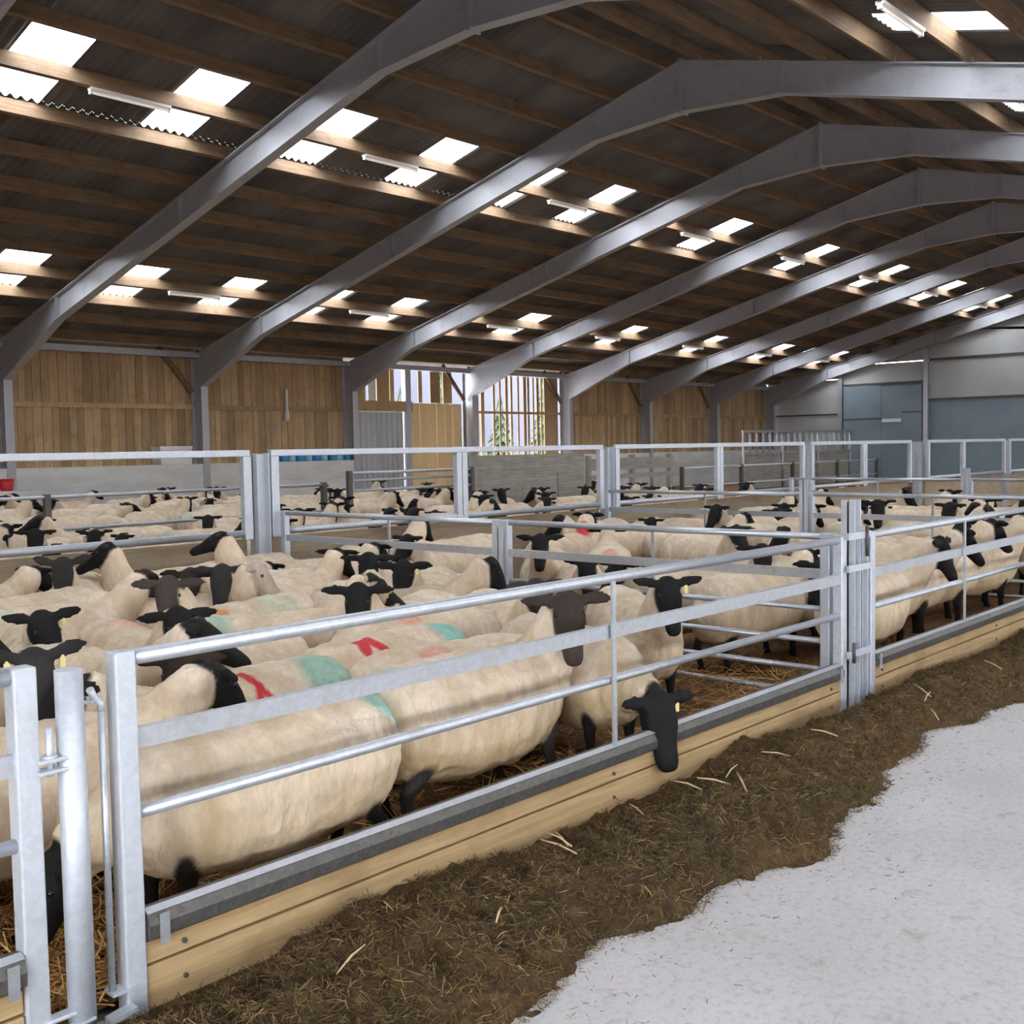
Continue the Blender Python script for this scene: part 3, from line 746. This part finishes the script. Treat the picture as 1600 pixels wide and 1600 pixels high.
LEGF = [((.37,.40),.060),((.375,.30),.050),((.36,.20),.036),((.365,.11),.025),((.37,.05),.029),((.385,.0),.036)]
LEGH = [((-.40,.40),.095),((-.355,.34),.075),((-.41,.23),.040),((-.455,.19),.033),((-.43,.10),.026),((-.415,.05),.030),((-.40,.0),.037)]
def seg_sdf(P, pts, rs):
    """distance to a chain of tapered capsules"""
    best = np.full(len(P), 1e9)
    for (a, b, ra, rb) in zip(pts[:-1], pts[1:], rs[:-1], rs[1:]):
        a = np.array(a); b = np.array(b); ab = b-a; t = np.clip(((P-a)@ab)/max(ab@ab, 1e-9), 0, 1)
        d = np.linalg.norm(P-(a+t[:,None]*ab), axis=1) - (ra+(rb-ra)*t); best = np.minimum(best, d)
    return best
def frame(d, side=None):
    d = d.normalized(); s = (side or EZ.cross(d)); s = (s - d*s.dot(d)).normalized(); return d, s, d.cross(s)
CREAM = np.array((.82,.71,.605)); DIRT_SHADE = np.array((.46,.35,.20))
PAINT = {'red':(.72,.04,.07), 'teal':(.26,.60,.56), 'orange':(.85,.28,.10), 'green':(.36,.42,.10), 'pink':(.80,.36,.30), 'mint':(.55,.68,.60)}
def make_sheep(elev=40, yaw=0, hpitch=50, hyaw=0, nlen=.27, marks=(), face=(.009,.0085,.010), tone=1.0, legs=(0,0,0,0), ear=0, patch=0, big=1.0, seed=0, voxel=.0135, leg_col=None, dirt=.5, fat=1.0):
    rs = random.Random(seed); mb = MB()
    bs = [(Vector((x,0,z-.045)), EY, EZ, w*fat, hu, hd) for x, z, w, hu, hd in BODY]
    mb.add(*loft(bs))
    # neck
    ne, ny = rad(elev), rad(yaw)
    d0 = Vector((math.cos(ne)*math.cos(ny), math.cos(ne)*math.sin(ny), math.sin(ne)))
    elev = elev + 16 if elev > 8 else elev; ne = rad(elev); nlen = nlen + (.05 if elev > 8 else 0)
    p0 = Vector((.36,0,.455)); p1 = Vector((.45, .03*math.sin(ny), .485 + .06*math.sin(ne)))
    d0 = Vector((math.cos(ne)*math.cos(ny), math.cos(ne)*math.sin(ny), math.sin(ne))); p3 = p1 + d0*nlen; p2 = (p1+p3)/2 + Vector((0,0,-.01))
    npts = [p0, p1, p2, p3]; nr = [.17,.155,.115,.088]
    secs = []
    for i, (p, r) in enumerate(zip(npts, nr)):
        d = (npts[min(i+1,3)] - npts[max(i-1,0)]); d, s, u = frame(d, EY if abs(math.sin(ny)) < .8 else None); secs.append((p, s, u, r*.86, r, r*1.12))
    d, s, u = frame(d0, EY if abs(math.sin(ny)) < .8 else None); secs.append((p3+d*.05, s, u, .03, .035, .035))
    mb.add(*loft(secs, n=16, pw=2.0))
    # head
    hy = rad(yaw+hyaw); hp = rad(hpitch)
    hd = Vector((math.cos(hp)*math.cos(hy), math.cos(hp)*math.sin(hy), -math.sin(hp)))
    hs = Vector((-math.sin(hy), math.cos(hy), 0)); hu = hd.cross(hs)
    if hu.z < 0 and hp < PI/2: hu = -hu
    c0 = p3 + d0*.045
    hsec = [(c0 + hd*(t*1.06*(1+(big-1)*.4)) + hu*(-.012 if t > .15 else 0), hs, hu, w*1.06*big, a*1.06*big, b*1.06*big) for t, w, a, b in HEAD]
    mb.add(*loft(hsec, n=16, pw=2.1))
    # ears
    ears = []
    for sgn in (1, -1):
        e0 = c0 + hd*.015 + hs*(sgn*.048) + hu*.018
        dr = (hs*sgn + EZ*(-.12 + ear*.5) - hd*.18 + hu*.05).normalized(); w = hd*.9 + EZ*(-.3); w = (w - dr*w.dot(dr)).normalized(); nn = dr.cross(w)
        sec = [(e0 + dr*t + EZ*(-.25*t*t), nn, w, th, ww, ww) for t, ww, th in ((0,.018,.016),(.04,.032,.014),(.09,.037,.012),(.135,.026,.0105),(.165,.008,.008))]
        ears.append((e0, dr, w)); mb.add(*loft(sec, n=10, pw=2.0))
    # legs
    lp = []
    for k, (ch, sy) in enumerate(((LEGF,1),(LEGF,-1),(LEGH,1),(LEGH,-1))):
        sw = legs[k]; pts = []
        for (x, z), r in ch:
            q = max(0, (.45-z)/.45); pts.append(Vector((x + sw*q, sy*(.125 - .012*q), z)))
        rr = [r for _, r in ch]; lp.append((pts, rr))
        sec = []
        for i, (p, r) in enumerate(zip(pts, rr)):
            dd = pts[min(i+1,len(pts)-1)] - pts[max(i-1,0)]; dd, s_, u_ = frame(dd, EY); sec.append((p, s_, u_, r*.82, r, r))
        mb.add(*loft(sec, n=12, pw=2.0))
    # tail
    tsec = [(Vector((-.555 - .035*math.sin(t*PI), 0, .55 - .20*t)), EY, EX, .034*(1-.5*t), .03, .03) for t in (0,.3,.6,.9,1)]
    mb.add(*loft(tsec, n=10, pw=2.0))
    me0 = mb.mesh('tmp'); ob = bpy.data.objects.new('tmp', me0); COL.objects.link(ob)
    m = ob.modifiers.new('r', 'REMESH'); m.mode = 'VOXEL'; m.voxel_size = voxel; m.use_smooth_shade = True
    m2 = ob.modifiers.new('s', 'SMOOTH'); m2.factor = .5; m2.iterations = 3 if voxel < .016 else 1
    dg = bpy.context.evaluated_depsgraph_get(); me = bpy.data.meshes.new_from_object(ob.evaluated_get(dg), depsgraph=dg)
    bpy.data.objects.remove(ob); bpy.data.meshes.remove(me0); me.name = 'sheep_body'
    n = len(me.vertices); P = np.empty(n*3, np.float32); me.vertices.foreach_get('co', P); P = P.reshape(-1,3).astype(float)
    Nn = np.empty(n*3, np.float32); me.vertices.foreach_get('normal', Nn); Nn = Nn.reshape(-1,3)
    # what is face and leg, what is fleece
    dh = seg_sdf(P, [c0 - hd*.03, c0 + hd*.07 - hu*.02, c0+hd*.16 - hu*.02, c0+hd*.28 - hu*.015], [.03*big,.068*big,.056*big,.036*big])
    for e0, dr, w in ears: dh = np.minimum(dh, seg_sdf(P, [e0, e0+dr*.09-EZ*.002, e0+dr*.165-EZ*.007], [.02,.036,.012]))
    dn = seg_sdf(P, npts[:3] + [p3 - d0*.055], [nr[0]*.95, nr[1]*.95, nr[2]*.92, nr[3]*.88])
    dl = np.full(n, 1e9)
    for pts, rr in lp: dl = np.minimum(dl, seg_sdf(P, pts[1:], rr[1:]))
    xs = np.array([b[0] for b in BODY]); zc = np.interp(P[:,0], xs, [b[1]-.045 for b in BODY]); wy = np.interp(P[:,0], xs, [b[2] for b in BODY])*fat; hh = np.interp(P[:,0], xs, [b[3] for b in BODY])
    k = np.sqrt((P[:,1]/wy)**2 + ((P[:,2]-zc)/hh)**2); db = (k-1)*np.minimum(wy, hh) + np.maximum(0, np.abs(P[:,0]+.005)-.57)
    fleece = np.minimum(dn, db)
    black = np.clip((fleece - np.minimum(dh, dl) - .004)/.014 + .5, 0, 1)
    black = np.where(dh < dl, np.where(dh < .03, black, 0), black*np.clip((.36-P[:,2])/.03+.5, 0, 1))
    # lumpy fleece
    off = Vector((seed*3.1, seed*1.7, 0))
    nz = np.empty(n); n1 = np.empty(n)
    for i in range(n):
        q = Vector(P[i]) + off
        n1[i] = noise.noise(q*4.5); nz[i] = n1[i]*.015 + noise.noise(Vector((q.x*13, q.y*13, q.z*6)))*.0095 + (noise.noise(q*34)*.004 if voxel < .016 else 0)
    front = np.clip((P[:,0]-.25)/.25, 0, 1)*np.clip((.62-P[:,2])/.2, 0, 1)
    nz += front*np.array([noise.noise(Vector((P[i,0]*16+seed, P[i,1]*16, P[i,2]*4))) for i in range(n)])*.019
    P2 = P + Nn*(nz*(1-black))[:,None]
    me.vertices.foreach_set('co', P2.astype(np.float32).ravel())
    # colour
    c = np.repeat((CREAM*tone)[None], n, 0)*(1 + .07*n1[:,None])
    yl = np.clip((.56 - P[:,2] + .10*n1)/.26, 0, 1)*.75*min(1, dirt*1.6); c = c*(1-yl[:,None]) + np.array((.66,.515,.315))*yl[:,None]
    dd = np.clip((.40 - P[:,2])/.30, 0, 1)*dirt*(0.7 + .6*np.clip(n1+.3, 0, 1)) + .35*dirt*np.clip((-.42-P[:,0])/.1, 0, 1)*np.clip((.5-P[:,2])/.2, 0, 1)  # soiling, with belly shade also painted into the lower fleece
    c = c*(1-np.clip(dd, 0, .85)[:,None]) + DIRT_SHADE*np.clip(dd, 0, .85)[:,None]
    for mk in marks:
        col = np.array(PAINT[mk[0]])
        if mk[1] == 'spot':      # colour, 'spot', x, y, z, radius, strength
            _, _, x, y, z, r, st = mk
            d = np.linalg.norm((P - np.array((x,y,z)))*np.array((1,1,1)), axis=1) + n1*.05
            a = np.clip((r-d)/(r*.35), 0, 1)*st
        else:                    # colour, 'lines', [(x,z)...], side, width
            _, _, pts, sd, wd = mk
            d = seg_sdf(P[:, [0,2]], pts, [wd]*len(pts)) if len(pts) > 1 else np.full(n, 9.)
            a = np.clip(-d/.010 + .8, 0, 1)*(P[:,1]*sd > .02)*.95
        c = c*(1-a[:,None]) + col*a[:,None]
    pn = np.array([noise.noise(Vector(p)*14 + off) for p in P]) if patch else None
    fc = np.array(face)*(1 + .5*np.clip(n1, -.5, .5)[:,None]); lc = np.array(leg_col if leg_col else (.014,.012,.011))
    if patch: fc = np.where((pn > .12)[:,None], np.array((.66,.58,.44))[None], fc)
    bc = np.where((dh < dl)[:,None], fc, lc)
    c = c*(1-black[:,None]) + bc*black[:,None]
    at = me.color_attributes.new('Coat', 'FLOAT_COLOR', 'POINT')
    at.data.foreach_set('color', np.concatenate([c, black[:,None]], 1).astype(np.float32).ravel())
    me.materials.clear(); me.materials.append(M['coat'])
    me.polygons.foreach_set('use_smooth', [True]*len(me.polygons))
    eyes = [(c0 + hd*.085 + hs*(sg*.060) + hu*.018) for sg in (1,-1)]
    tags = [(e0 + dr*.05 + w*.02 - EZ*.004, dr) for e0, dr, w in ears]
    return me, eyes, tags
eye_mb = MB()
for i in range(1, 6):
    pass
def ball(r, n=10, m=8):
    v = [(0,0,r)]; f = []
    for i in range(1, m):
        t = PI*i/m
        for k in range(n): v.append((r*math.sin(t)*math.cos(2*PI*k/n), r*math.sin(t)*math.sin(2*PI*k/n), r*math.cos(t)))
    v.append((0,0,-r))
    for k in range(n): f.append((0, 1+k, 1+(k+1) % n))
    for i in range(m-2):
        for k in range(n): f.append((1+i*n+k, 1+(i+1)*n+k, 1+(i+1)*n+(k+1) % n, 1+i*n+(k+1) % n))
    for k in range(n): f.append((len(v)-1, 1+(m-2)*n+(k+1) % n, 1+(m-2)*n+k))
    return v, f
eye_mb = MB(); eye_mb.add(*ball(.012), True); EYE = eye_mb.mesh('eye'); EYE.materials.append(M['eye'])
tg = MB(); tg.box(-.011,.011,-.004,.004,-.042,.0); tg.box(-.006,.006,-.006,.006,-.004,.008); TAGM = tg.mesh('ear_tag'); TAGM.materials.append(M['tag'])
BEDZ = .012
def place(me, x, y, h, s, label, group=None, eyes=(), tags=(), ear_tag=False):
    o = bpy.data.objects.new('sheep', me); COL.objects.link(o); o.location = (x, y, BEDZ); o.rotation_euler = (0,0,rad(h)); o.scale = (s,s,s)
    tag(o, label, 'sheep', group)
    for p in eyes:
        c = bpy.data.objects.new('eye', EYE); COL.objects.link(c); c.parent = o; c.location = p
    if ear_tag:
        for p, dr in tags[:ear_tag if isinstance(ear_tag, int) else 2]:
            c = bpy.data.objects.new('ear_tag', TAGM); COL.objects.link(c); c.parent = o; c.location = p; c.rotation_euler = (0,0,math.atan2(dr.y, dr.x))
    return o
DKG = (.032,.030,.031); BRN = (.028,.018,.014); WHT = (.60,.52,.46)
Mk = lambda sd, x=-.02: [('red','lines',[(x-.07,.52),(x-.02,.62),(x+.03,.53)],sd,.016),('red','lines',[(x-.02,.62),(x+.005,.66)],sd,.02)]
# x, y, heading, size, pose, label
FLOCK = [
 (2.22,3.24,179,1.0, dict(elev=-22,hpitch=66,nlen=.26,marks=[('teal','spot',-.53,.08,.62,.16,.8),('orange','spot',.17,.1,.70,.06,.9),('orange','spot',-.06,.1,.70,.05,.9)],dirt=.45,seed=1), 'large cream sheep nearest the camera, broadside behind the barrier with its head down at left', 0),
 (3.40,3.36,2,1.04, dict(elev=46,yaw=-92,hpitch=60,hyaw=-38,face=(.050,.038,.034),leg_col=(.04,.036,.036),marks=[('teal','spot',-.50,0,.68,.12,.35)],dirt=.75,legs=(-.05,.07,.05,-.06),seed=2), 'cream sheep in mid barrier turning its brownish grey face to the camera', 0),
 (4.26,3.64,-109,1.0, dict(elev=-10,hpitch=70,nlen=.26,dirt=.9,tone=.86,big=1.22,seed=3), 'sheep with black head pushed through the bars over the steel sill', 1),
 (5.52,3.98,-128,1.0, dict(elev=36,hpitch=62,dirt=.5,ear=.3,seed=4,marks=[]), 'sheep facing the camera with black face and wide ears, right of the middle gate', 1),
 (5.0,4.68,-120,.97, dict(elev=38,hpitch=55,hyaw=10,face=DKG,seed=5), 'grey faced sheep half hidden between the brown faced one and the wide eared one', 0),
 (1.55,3.76,-3,1.0, dict(elev=19,hpitch=52,yaw=-6,nlen=.30,seed=6,dirt=.35), 'cream sheep with drooped black head in front of the red chevron flank', 0),
 (2.78,4.12,181,.98, dict(elev=20,hpitch=40,marks=Mk(1,.02)+[('teal','spot',-.42,.12,.62,.20,.75)],seed=7,dirt=.2,tone=1.03), 'pale sheep with a red chevron and teal rump, just under the top rail', 0),
 (3.70,4.42,182,.98, dict(elev=-12,hpitch=50,marks=[('red','lines',[(.10,.62),(.16,.68),(.22,.62)],1,.025),('teal','spot',-.46,.1,.60,.20,.9)],seed=8,dirt=.35), 'cream sheep with teal rump and small red mark, right of the chevron sheep', 0),
 (4.42,4.62,172,.98, dict(elev=-8,hpitch=50,marks=[('pink','spot',.1,.1,.66,.10,.8)],seed=9,tone=.95), 'cream sheep with a faint pink back mark behind the mid barrier', 0),
 (4.05,3.98,168,.96, dict(elev=-12,hpitch=55,marks=[('pink','spot',.12,.12,.62,.12,.7)],seed=10,tone=.98), 'cream sheep with a pinkish shoulder directly behind the brown faced one', 0),
 (.62,3.42,181,1.04, dict(elev=10,hpitch=50,seed=11,dirt=.5), 'cream sheep cut off by the left edge of the photo behind the short gate', 0),
 (2.02,4.92,-101,1.0, dict(elev=34,hpitch=52,face=(.03,.028,.03),ear=.5,seed=12), 'sheep with dark grey face and raised ears looking at the camera above the left post', 2),
 (1.2,4.4,-42,1.0, dict(elev=5,hpitch=60,seed=13), 'sheep with lowered black head between the two left posts', 0),
 (1.35,5.2,-20,1.0, dict(elev=25,hpitch=45,seed=14), 'cream sheep at left edge behind the dark grey faced one', 0),
 (2.85,5.98,-114,1.0, dict(elev=30,hpitch=58,hyaw=25,seed=15,ear=.3), 'black faced sheep with head bent, right above the dark grey face at left', 1),
 (3.98,8.05,236,1.0, dict(elev=42,hpitch=66,face=DKG,ear=.5,seed=16,marks=[('red','spot',-.25,.12,.60,.10,.8)]), 'grey faced sheep by the back boards with spread ears and red flank mark', 0),
 (2.95,7.9,20,1.0, dict(elev=20,hpitch=40,seed=17), 'cream sheep at the left edge by the back boards', 0),
 (2.95,5.45,-100,.98, dict(elev=36,hpitch=60,seed=18,marks=[('pink','spot',-.2,.1,.66,.22,.5)],ear=-.1), 'black faced sheep with pinkish back, left of centre in the crowd', 0),
 (3.0,4.6,214,.98, dict(elev=18,hpitch=62,hyaw=18,face=BRN,seed=19,marks=[('red','spot',.40,-.1,.64,.09,.7)]), 'dark brown headed sheep bowing behind the drooped black head near the gate corner', 0),
 (2.75,4.95,-80,1.0, dict(elev=34,hpitch=36,yaw=16,hyaw=22,seed=20,tone=1.02), 'sheep in profile with black head and small ear just above the top rail at left', 1),
 (3.55,6.72,-8,1.0, dict(elev=32,hpitch=45,face=BRN,seed=21,marks=[('mint','spot',-.4,0,.66,.28,.8)]), 'sheep with mint green rump and dark head raised among the left crowd', 0),
 (3.95,5.96,193,1.0, dict(elev=46,hpitch=74,hyaw=40,face=(.06,.05,.048),seed=22,marks=[('orange','spot',.3,.1,.68,.07,.8),('mint','spot',-.15,.1,.62,.22,.5)]), 'sheep with a long grey face held upright in the left crowd', 0),
 (4.55,7.15,222,1.0, dict(elev=30,hpitch=50,face=BRN,seed=23), 'dark brown faced sheep just left of the long grey face', 0),
 (5.0,8.15,188,1.0, dict(elev=58,hpitch=35,hyaw=-40,seed=24), 'sheep lifting a black head in front of the back rail at left', 0),
 (5.75,7.60,137,1.0, dict(elev=55,hpitch=25,seed=25,marks=[('mint','spot',-.45,-.1,.58,.15,.6)]), 'cream sheep stretching its neck to the back fence post', 0),
 (3.95,6.42,-52,1.0, dict(elev=38,hpitch=48,face=WHT,seed=26,tone=1.03), 'white faced sheep looking right in the middle of the crowd', 0),
 (3.55,5.35,-24,1.0, dict(elev=40,hpitch=42,hyaw=-25,patch=1,seed=27,marks=[('teal','spot',-.35,-.1,.62,.20,.6)]), 'sheep with black and cream patched face and teal back near the middle', 1),
 (4.75,5.10,203,1.0, dict(elev=34,hpitch=62,hyaw=20,seed=28), 'black headed sheep with bowed head touching the top rail in the middle', 0),
 (5.75,5.70,214,1.0, dict(elev=32,hpitch=58,seed=29), 'black faced sheep turned left, just short of the middle cross gate stile', 1),
 (5.0,5.55,-42,1.0, dict(elev=34,hpitch=62,seed=30,tone=.82,marks=[('green','spot',.1,.1,.6,.2,.35)]), 'dingy greenish sheep with black head down against the cross gate', 0),
 (5.72,6.32,222,1.0, dict(elev=36,hpitch=55,seed=31), 'black faced sheep looking out before the middle gate stile', 0),
 (4.7,6.25,170,1.0, dict(elev=36,hpitch=48,face=DKG,hyaw=60,seed=32), 'charcoal faced sheep just behind the patched face', 0),
 (5.45,6.95,5,1.0, dict(elev=25,hpitch=40,seed=33), 'cream sheep with its back to the far cross gate', 0),
 (4.7,6.60,20,1.0, dict(elev=28,hpitch=40,seed=34,tone=1.02), 'pale sheep standing behind the white faced one', 0),
 (4.85,7.62,10,.95, dict(elev=10,hpitch=45,seed=44,tone=1.0), 'cream sheep between the fence post and the raised black head', 0),
 (3.25,7.35,190,1.0, dict(elev=25,hpitch=45,seed=45), 'cream sheep with black head left of the mint green rump', 0),
 (5.75,8.25,182,1.0, dict(elev=5,hpitch=50,seed=35,tone=.95), 'cream sheep standing along the back boards beside the fence post', 0),
 (7.45,6.30,216,1.0, dict(elev=40,hpitch=56,ear=.2,seed=36), 'black faced sheep staring out behind the nearer cross gate', 1),
 (6.95,5.55,222,.95, dict(elev=24,hpitch=60,ear=.5,seed=37), 'small black faced sheep with level ears low behind the cross gate', 0),
 (8.15,6.15,38,1.02, dict(elev=20,hpitch=40,seed=38,dirt=.9,marks=[('pink','spot',-.5,0,.62,.08,.6),('green','spot',-.5,0,.35,.2,.6)]), 'sheep turned away with a rounded dirty rump behind the cross gate', 0),
 (8.9,7.35,12,1.0, dict(elev=40,hpitch=45,seed=39,marks=[('red','spot',.45,-.05,.72,.13,.95)]), 'sheep with a bright red neck mark below the high fence', 0),
 (7.05,4.62,176,1.0, dict(elev=22,hpitch=45,seed=40), 'cream sheep lengthwise behind the nearer cross gate bars', 0),
 (6.95,3.98,-6,1.0, dict(elev=24,hpitch=46,seed=41,tone=1.02), 'tan cream sheep filling the gap behind the nearer cross gate', 0),
 (7.45,3.36,184,1.0, dict(elev=30,hpitch=52,seed=42), 'sheep with black head by the tall grey post', 0),
 (8.15,4.6,214,1.0, dict(elev=28,hpitch=50,seed=43), 'black faced sheep in the second row behind the cross gate', 0),
 (7.75,3.72,-62,1.06, dict(elev=30,hpitch=66,hyaw=-25,seed=46,dirt=.55,legs=(.05,-.05,-.04,.06),leg_col=(.30,.18,.08)), 'first sheep right of the tall post, black head dipping behind the second bar', 1),
 (8.55,3.8,-58,1.06, dict(elev=34,hpitch=56,hyaw=10,seed=47,dirt=.55), 'second sheep right of the tall post, dark head up to the top bar', 0),
 (9.35,3.8,-50,1.06, dict(elev=36,hpitch=50,hyaw=15,seed=48,dirt=.55), 'third sheep right of the tall post, black head up near the right edge', 0),
 (10.2,3.7,-40,1.05, dict(elev=40,hpitch=48,seed=49), 'sheep at the extreme right edge behind the feed gate', 0),
]
def circles(x, y, h, s):
    c, d = math.cos(rad(h)), math.sin(rad(h))
    return [(x+c*t*s, y+d*t*s, r*s) for t, r in ((-.36,.19),(-.12,.215),(.12,.215),(.36,.19))]
def relax(items, fixed, bounds, iters=90):
    """push animals apart until their bodies only touch; items are [x, y, heading, size, stiffness]"""
    it = [list(q) for q in items]
    for _ in range(iters):
        cs = [circles(*q[:4]) for q in it]
        for a in range(len(it)):
            for b in range(a+1, len(it)):
                if abs(it[a][0]-it[b][0]) > 1.4 or abs(it[a][1]-it[b][1]) > 1.4: continue
                px = py = 0; pen = 0
                for (xa, ya, ra) in cs[a]:
                    for (xb, yb, rb) in cs[b]:
                        dx, dy = xa-xb, ya-yb; d = math.hypot(dx, dy) + 1e-6; o = ra+rb-.02-d
                        if o > pen: pen = o; px, py = dx/d*o, dy/d*o
                if pen > 0:
                    wa, wb = 1/it[a][4], 1/it[b][4]; w = wa+wb
                    it[a][0] += px*wa/w*.5; it[a][1] += py*wa/w*.5; it[b][0] -= px*wb/w*.5; it[b][1] -= py*wb/w*.5
        for q in it:
            x0, x1, y0, y1 = bounds(q); c, d = abs(math.cos(rad(q[2]))), abs(math.sin(rad(q[2]))); ex = .36*c*q[3]+.2; ey = .36*d*q[3]+.2
            q[0] = min(max(q[0], x0+ex), x1-ex); q[1] = min(max(q[1], y0+ey), y1-ey)
    return it
taken = []
def fb(q): return (-4, 6.12, YF+.06, YB-.1) if q[5] else (6.3, 40, YF+.06, YB-.1)
sol = relax([[x, y, h, s, (9 if k < 5 else 7 if k in (5,6,7) else 2), x < 6.25] for k, (x, y, h, s, *_ ) in enumerate(FLOCK)], None, fb)
for i, (x, y, h, s, kw, lab, et) in enumerate(FLOCK):
    x, y = sol[i][0], sol[i][1]
    near = y < 6.5 and x < 6.2
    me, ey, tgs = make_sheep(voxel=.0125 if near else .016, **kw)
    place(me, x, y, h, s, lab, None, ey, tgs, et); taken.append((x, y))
# the rest of the flock: a few poses shared among many
POSES = [dict(elev=36,hpitch=52,seed=60),dict(elev=20,hpitch=45,seed=61,marks=[('pink','spot',-.2,.1,.68,.16,.5)]),dict(elev=-15,hpitch=60,seed=62,tone=.95),
 dict(elev=44,hpitch=58,hyaw=40,ear=.3,seed=63),dict(elev=30,hpitch=48,hyaw=-45,seed=64,marks=[('mint','spot',-.45,0,.66,.2,.5)]),dict(elev=10,hpitch=42,seed=65,tone=1.04),
 dict(elev=40,hpitch=30,seed=66,marks=[('orange','spot',.1,0,.72,.1,.4)])]
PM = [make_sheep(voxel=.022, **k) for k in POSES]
poseword = ['with head up','looking ahead','with head lowered','with head turned aside','with mint rump','with low neck','with lifted nose']
def in_view(x, y):
    p = Vector((x, y, -.9)); d = p.dot(f_); u = p.dot(r_)/d if d > 0 else 9
    return d > 0 and abs(u) < .53
def fill(x0, x1, y0, y1, dx, dy, limit, place_words, grp, heads):
    c = []
    yy = y0; row = 0
    while yy < y1:
        xx = x0 + (dx/2 if row % 2 else 0)
        while xx < x1:
            x = xx + random.uniform(-.16, .16); y = yy + random.uniform(-.09, .09)
            if in_view(x, y) and all((x-a)**2 + (y-b)**2 > .80**2 for a, b in taken): c.append((x, y))
            xx += dx
        yy += dy; row += 1
    c.sort(key=lambda p: p[0]**2 + p[1]**2)
    its = relax([[x, y, random.choice(heads) + random.uniform(-16, 16), random.uniform(.95, 1.06), 1, 0] for x, y in c[:limit]], None, lambda q: (x0-.3, x1+3, y0-.28, y1+.3), 40)
    for x, y, h, sc_, _, _ in its:
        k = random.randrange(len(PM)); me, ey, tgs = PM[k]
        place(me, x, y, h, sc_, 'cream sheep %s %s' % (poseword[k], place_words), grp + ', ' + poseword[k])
        taken.append((x, y))
r_ = Vector((0.6695883335, -0.742521244, -0.0177106118)); f_ = Vector((0.7407011985, 0.6693295796, -0.0579624753))
fill(6.8, 16, 3.35, 8.3, 1.28, .58, 62, 'crowded in the right hand pen', 'sheep in the right hand pen', (0, 180, 180, 225, -45))
fill(3.0, 30, 9.1, 13.6, 1.45, .70, 75, 'beyond the high fence', 'sheep beyond the high fence', (0, 180, 180, 0, 225))
fill(6.5, 36, 14.9, 22.5, 1.5, .95, 62, 'in the far pens under the plank wall', 'sheep in the far pens', (0, 180, 180, 0, -90))

# ------------------------------------------------------------------ light, sky, camera
w = bpy.data.worlds.new('sky'); SC.world = w; w.use_nodes = True; nt = w.node_tree
bg = nt.nodes['Background']; bg.inputs['Strength'].default_value = 12.0; bg.inputs['Color'].default_value = (.93,.96,1,1)
cam = bpy.data.cameras.new('camera'); co = bpy.data.objects.new('camera', cam); COL.objects.link(co); SC.camera = co
r_ = Vector((0.6695883335, -0.742521244, -0.0177106118)); u_ = Vector((0.0548926056, 0.0256927259, 0.998161654)); f_ = Vector((0.7407011985, 0.6693295796, -0.0579624753))
mw = Matrix((( r_.x, u_.x, -f_.x, 0), (r_.y, u_.y, -f_.y, 0), (r_.z, u_.z, -f_.z, 1.6), (0,0,0,1)))
co.matrix_world = mw
cam.sensor_width = 36; cam.sensor_fit = 'HORIZONTAL'; cam.lens = 38.316; cam.clip_end = 300; cam.clip_start = .05
SC.view_settings.view_transform = 'Standard'; SC.view_settings.look = 'None'; SC.view_settings.gamma = 1; SC.view_settings.exposure = 0.12
SC.cycles.use_denoising = True; SC.cycles.max_bounces = 8; SC.cycles.diffuse_bounces = 5; SC.cycles.glossy_bounces = 3; SC.cycles.transparent_max_bounces = 8
SC.cycles.sample_clamp_indirect = 8; SC.cycles.caustics_reflective = False; SC.cycles.caustics_refractive = False
